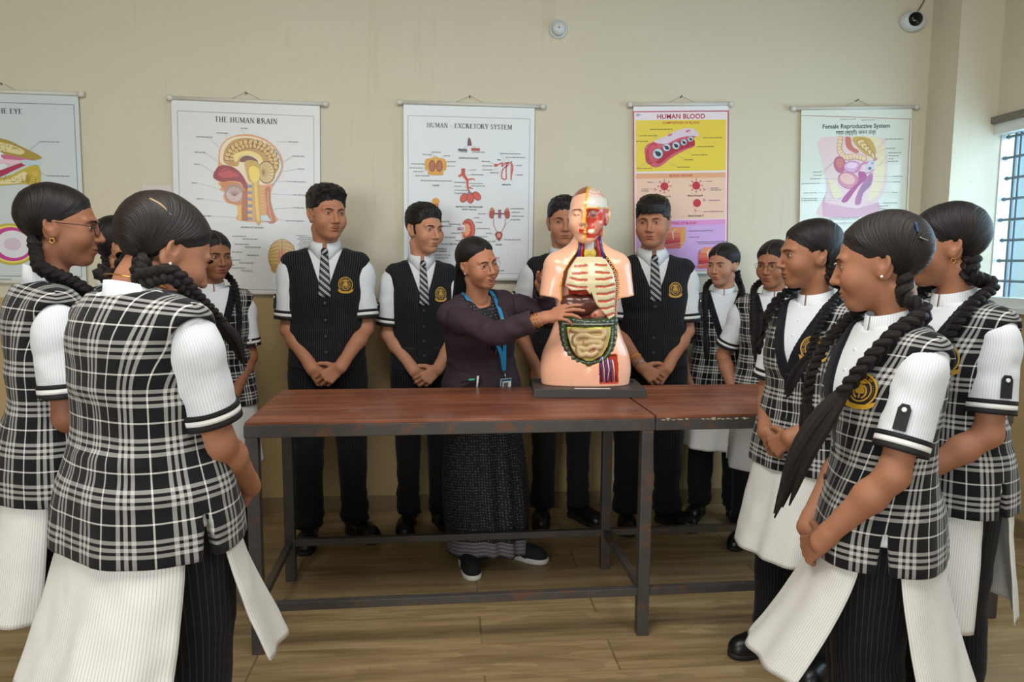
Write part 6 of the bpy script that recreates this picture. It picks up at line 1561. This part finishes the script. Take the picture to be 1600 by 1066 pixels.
for k in range(5): A.poly([(426 + k * 20, 232 + k * 16), (466 + k * 16, 224 + k * 20), (479 + k * 14, 252 + k * 20), (441 + k * 18, 267 + k * 15)], (170, 136, 84), 2); A.poly([(430 + k * 20, 236 + k * 16), (462 + k * 16, 228 + k * 20), (474 + k * 14, 250 + k * 20), (444 + k * 18, 262 + k * 15)], (232, 206, 150), 2)
A.line([(332, 220), (332, 290), (360, 320), (420, 318), (470, 330)], 22, (222, 180, 140), 30)
for k in range(13):
    _x, _y = spline([(332, 222), (332, 290), (360, 320), (420, 318), (470, 330)], 13)[k]; A.ell(_x, _y, 16, 17, (186, 132, 96)); A.ell(_x - 1, _y - 1, 13, 14, (238, 206, 172))
A.poly([(360, 216), (390, 216), (400, 260), (440, 290), (420, 300), (370, 270)], (206, 120, 110), 3)
A.ell(332, 360, 34, 46, (190, 100, 130), -15); A.ell(332, 352, 22, 26, (206, 130, 120)); A.ell(404, 374, 51, 33, (176, 104, 150), 5); A.ell(404, 374, 48, 30, (222, 170, 206), 5); A.ell(400, 366, 30, 16, (236, 206, 226)); A.ell(384, 446, 63, 45, (170, 96, 120), 20); A.ell(384, 446, 60, 42, (214, 140, 160), 20); A.ell(378, 438, 44, 28, (232, 186, 180), 20)
A.line([(545, 330), (520, 345), (460, 360), (420, 405)], 12, PK, 16); A.ell(508, 370, 22, 32, (214, 206, 220), 20); A.ell(504, 384, 10, 9, (90, 120, 160)); A.ell(518, 356, 8, 8, (150, 170, 200)); A.line([(450, 400), (500, 408), (530, 390)], 5, (190, 120, 160), 8)
A.poly([(440, 400), (480, 410), (486, 440), (440, 480), (380, 560), (345, 556), (400, 490), (440, 450)], (176, 80, 140), 3); A.poly([(490, 430), (520, 410), (516, 470), (470, 520), (456, 575), (424, 575), (440, 510)], (186, 110, 160), 3); A.poly([(500, 440), (512, 430), (508, 470), (466, 515), (448, 560), (440, 560), (456, 506)], (150, 120, 150), 3)
A.ell(330, 530, 14, 18, (150, 180, 206)); A.poly([(270, 440), (320, 470), (350, 530), (300, 540)], (232, 222, 186), 3)
for p in ((590, 228, 500, 330, 5), (596, 278, 530, 300, 3), (612, 302, 560, 370, 4), (612, 318, 612, 318, 4), (612, 334, 612, 334, 2), (608, 348, 540, 372, 4), (180, 398, 320, 330, 3), (184, 416, 300, 340, 3), (162, 434, 330, 436, 4), (116, 458, 300, 460, 6), (130, 510, 330, 512, 4), (116, 540, 320, 545, 5), (116, 550, 330, 556, 5), (640, 430, 530, 428, 3), (640, 460, 520, 456, 3), (640, 518, 510, 510, 2), (590, 574, 470, 570, 5), (560, 590, 460, 588, 4), (566, 606, 440, 600, 2), (306, 742, 340, 742, 3), (372, 742, 372, 742, 3), (372, 757, 372, 757, 3), (372, 772, 372, 772, 3), (480, 692, 480, 692, 5), (570, 660, 570, 660, 3)): A.lab(*p, rgb=(140, 150, 130))
A.text(372, 662, 23, 'FEMALE REPRODUCTIVE ORGANS', (176, 170, 176), .0, space=1.1); A.text(372, 684, 15, 'मादा (स्त्री) जनन अंग', (176, 176, 170)); A.ell(372, 812, 40, 32, (206, 150, 190)); A.ell(372, 830, 22, 30, (190, 120, 170)); A.line([(332, 800), (290, 830)], 8, (206, 150, 190))
art_on(t, A)
# ----------------------------------------------------------------- the class
def fall(sg, out=0., low=1.10, fwd=0.):
    """path of a plait laid over the shoulder on to the chest"""
    return [(sg * (.086 + out), .035, 1.365), (sg * (.100 + out), -.050 - fwd, 1.310), (sg * (.098 + out), -.118 - fwd, 1.225), (sg * (.094 + out), -.150 - fwd, 1.14), (sg * (.090 + out), -.156 - fwd, low)]
def two(low=1.10, r=.0125, n=7): return [('R', fall(-1, low=low), n, r), ('L', fall(1, low=low), n, r)]
def hang(w=.170):
    return {'R': dict(W=(-w, -.085, .800), d=(.10, -.25, -1), n=(-.75, -.65, .1), pose='relax'), 'L': dict(W=(w, -.085, .800), d=(-.10, -.25, -1), n=(.75, -.65, .1), pose='relax')}
T1, T2, T3, T4, T5, T6 = (170, 118, 90), (160, 110, 82), (184, 132, 104), (146, 98, 72), (180, 126, 97), (196, 142, 112)
# boys by the wall
person('tallest boy in black waistcoat standing first from the left by the brain chart', .075, 1.06, 6, 1.67, 'boy', head=(27, 3, 0), gaze=(8, 2), tone=T5, hair='quiff', top='L', seed=1, extras=[('moustache',)], feet=((-.10, -.06, -3), (.115, 0, 32)), tabs='R', wid=.95, brow_w=1.15, face=dict(fw=1.02, jaw=1.05))
person('boy in black waistcoat between the tallest boy and the teacher', .512, 1.185, 8, 1.605, 'boy', head=(30, 5, 0), gaze=(8, 3), tone=T6, hair='short', top='L', seed=2, feet=((-.085, -.02, -14), (.10, -.01, 14)), tabs='R', wid=.86, brow_w=1.2, face=dict(fw=.96, jaw=.92, nose=1.05), hairseed=3)
person('boy half hidden behind the anatomical torso with only part of his face showing', 1.210, 1.215, 0, 1.65, 'boy', head=(-4, 4, 0), gaze=(-6, 4), tone=T5, hair='short', seed=3, arms=hang(.140), feet=((-.10, 0, -10), (.11, 0, 30)), wid=.86, brow_w=1.1, face=dict(fw=1., jaw=.98), hairseed=7)
person('boy with straight fringe, orange wrist thread and steel bangle under the blood chart', 1.632, 1.10, -7, 1.645, 'boy', head=(-17, 4, 0), gaze=(-8, 2), tone=T5, hair='fringe', top='R', seed=4, extras=[('bangle', 'R', .22, .0285, .0035, M_THREAD), ('bangle', 'R', .05, .0270, .0026, M_METAL)], feet=((-.095, 0, -4), (.11, .03, 40)), tabs='L', wid=.99, fat=1.05, brow_w=1.05, face=dict(fw=1.06, jaw=1.08))
# girls
person('short girl with two long plaits standing next to the boy with the fringe', 2.035, 1.20, -20, 1.43, 'girl', head=(-28, 6, 0), gaze=(-8, 2), tone=T3, braids=two(1.08), seed=5, arms=hang(), tabs='', face=dict(bw=.7, nose=.88, fw=.97, jaw=.9), badge=False, feet=((-.10, 0, -16), (.10, 0, 16)))
person('girl in round thin glasses standing beside the short girl with two plaits', 2.125, .815, -24, 1.435, 'girl', head=(-22, 7, 0), gaze=(-8, 3), tone=T2, braids=two(1.12), seed=6, arms=hang(), tabs='', glass=(.0215, .0009, M_BLACK), face=dict(bw=.7, nose=.88, fw=.98, jaw=.92), badge=False, feet=((-.10, 0, -16), (.10, 0, 16)))
person('girl in profile facing left with crest badge and hands folded at the table end', 1.80, -.19, -62, 1.47, 'girl', head=(-31, 4, 0), gaze=(-6, 3), tone=T2, braids=[('R', fall(-1, .0, 1.20, .02), 5, .013, .15), ('L', fall(1, .0, 1.13), 8, .0135)], seed=7, top='L', hz=.82, tabs='L', fine=True, face=dict(bw=.7, nose=.88, fw=.98, jaw=.94),
       extras=[('nose_stud', 1), ('clip', [(.060, .060, .080), (.066, .066, .062), (.066, .070, .045)], .0022, M_METAL)], panels=((.0, -.03), (0, .02)), feet=((-.10, -.02, -14), (.10, .02, 14)))
person('near girl on the right seen from her left side, loose plait hanging on her chest', 1.635, -.85, -118, 1.45, 'girl', lean=(0, 0, 32), head=(-37, 9, 0), gaze=(0, 4), tone=T1, braids=[('L', [(.092, .030, 1.355), (.104, -.045, 1.305), (.098, -.125, 1.22), (.088, -.165, 1.15)], 5, .0180, .24), ('R', fall(-1), 7, .014)], seed=8, top='L', hz=.735, tabs='L', xhead=1.05, hoff=(-.012, .020, -.004), fine=True, hair_m=M_HAIR2, face=dict(bw=.7, nose=.88, fw=1.02, jaw=1.0),
       extras=[('earring', 'stud'), ('clip', [(.055, .045, .098), (.066, .052, .074)], .0034, M_METAL), ('clip', [(.058, .086, .085), (.064, .088, .062)], .0034, plain('blue_clip', (40, 80, 130), .3)), ('clip', [(.064, .090, .050), (.058, .106, .040)], .003, M_METAL)], panels=((.0, -.12), (.0, .05)), feet=((-.10, -.02, -10), (.10, .02, 10)))
person('girl at far right partly hidden, standing before the barred window', 1.985, -.575, -78, 1.495, 'girl', head=(-35, 6, 0), gaze=(0, 4), tone=T1, braids=[('L', fall(1, .005, 1.12), 7, .0165), ('R', fall(-1), 7, .014)], seed=9, top='L', tabs='L', fine=True, face=dict(bw=.7, nose=.88, fw=1.0, jaw=.98), extras=[('earring', 'hoop')], panels=((0, -.03), (0, .02)), feet=((-.10, 0, -10), (.10, 0, 10)))
person('girl at far left in black-rimmed glasses with gold hoop earring, in profile', -.405, -.37, 120, 1.535, 'girl', head=(-17, 4, 0), gaze=(0, 2), tone=T4, braids=[('R', fall(-1, .004, 1.10), 8, .0155), ('L', fall(1), 7, .014)], seed=10, top='L', tabs='', fine=True, glass=(.0225, .0013, M_BLACK), face=dict(bw=.7, nose=.88, fw=1.04, jaw=1.02), extras=[('earring', 'hoop')], wid=1.05, fat=1.1, xhead=.96, panels=((0, -.02), (0, .03)), badge=False, feet=((-.10, 0, -10), (.10, 0, 10)))
person('nearest girl on the left seen from behind with brass hair clip and gold chain', -.030, -.745, 142, 1.525, 'girl', head=(-12, 27, 0), gaze=(0, 8), tone=T1, braids=[('R', [(-.092, -.005, 1.36), (-.098, -.055, 1.30), (-.092, -.11, 1.24)], 6, .016), ('L', fall(1), 7, .014)], seed=11, top='R', tabs='', fine=True, hair_m=M_HAIR2, face=dict(bw=.7, nose=.88, fw=1.06, jaw=1.06), wid=1.2, fat=1.16,
       extras=[('earring', 'stud'), ('necklace',), ('clip', [(-.045, .088, .082), (-.062, .068, .078), (-.074, .045, .066)], .0062, plain('horn_hair_clip', (150, 128, 92), .3))], panels=((-.005, -.07), (0, .05)), collar_drop=.022, badge=False, feet=((-.10, 0, -10), (.10, 0, 10)), xhead=1.08, hoff=(.022, -.014, -.044))
person('girl whose head is hidden behind the nearest girl, her nape just showing', -.345, .07, 106, 1.49, 'girl', head=(0, 8, 0), tone=T2, braids=two(1.12), seed=12, tabs='', face=dict(bw=.7, nose=.88, fw=1.0), badge=False, hair_m=M_HAIR2, feet=((-.10, 0, -10), (.10, 0, 10)))
person('girl behind the one in glasses, only her ear and dark hair in view', -.585, .42, 104, 1.49, 'girl', head=(0, 6, 0), tone=T2, braids=two(1.12), seed=13, tabs='', face=dict(bw=.7, nose=.88, fw=1.0), badge=False, feet=((-.10, 0, -10), (.10, 0, 10)))
person('girl with yellow bracelet standing at the back below the brain chart', -.412, .97, 26, 1.46, 'girl', head=(16, 6, 0), gaze=(10, 2), tone=T4, braids=[('R', fall(-1, .0, 1.12), 8, .0115), ('L', fall(1, .0, 1.12), 5, .0125)], seed=14, top='R', tabs='', face=dict(bw=.7, nose=.88, fw=.98, jaw=.92), extras=[('bangle', 'R', .18, .0275, .0045, M_THREAD)], badge=False, feet=((-.10, 0, -14), (.10, 0, 14)))
# teacher
def into(P, x, y, rz, H):
    R = rot('Z', rz); return tuple((R.T @ (V(*P) - V(x, y, 0))) / (H / 1.60))
_a = (.79, .79, 16, 1.455)
teacher('woman teacher in dark blazer and sari bending to point at the anatomical torso', *_a, head=(8, -6, 0), gaze=(8, 0), tone=(188, 130, 100), lean=(13, -10, 10), RW=into((1.01, .34, 1.115), *_a), LW=into((1.035, .70, 1.235), *_a))
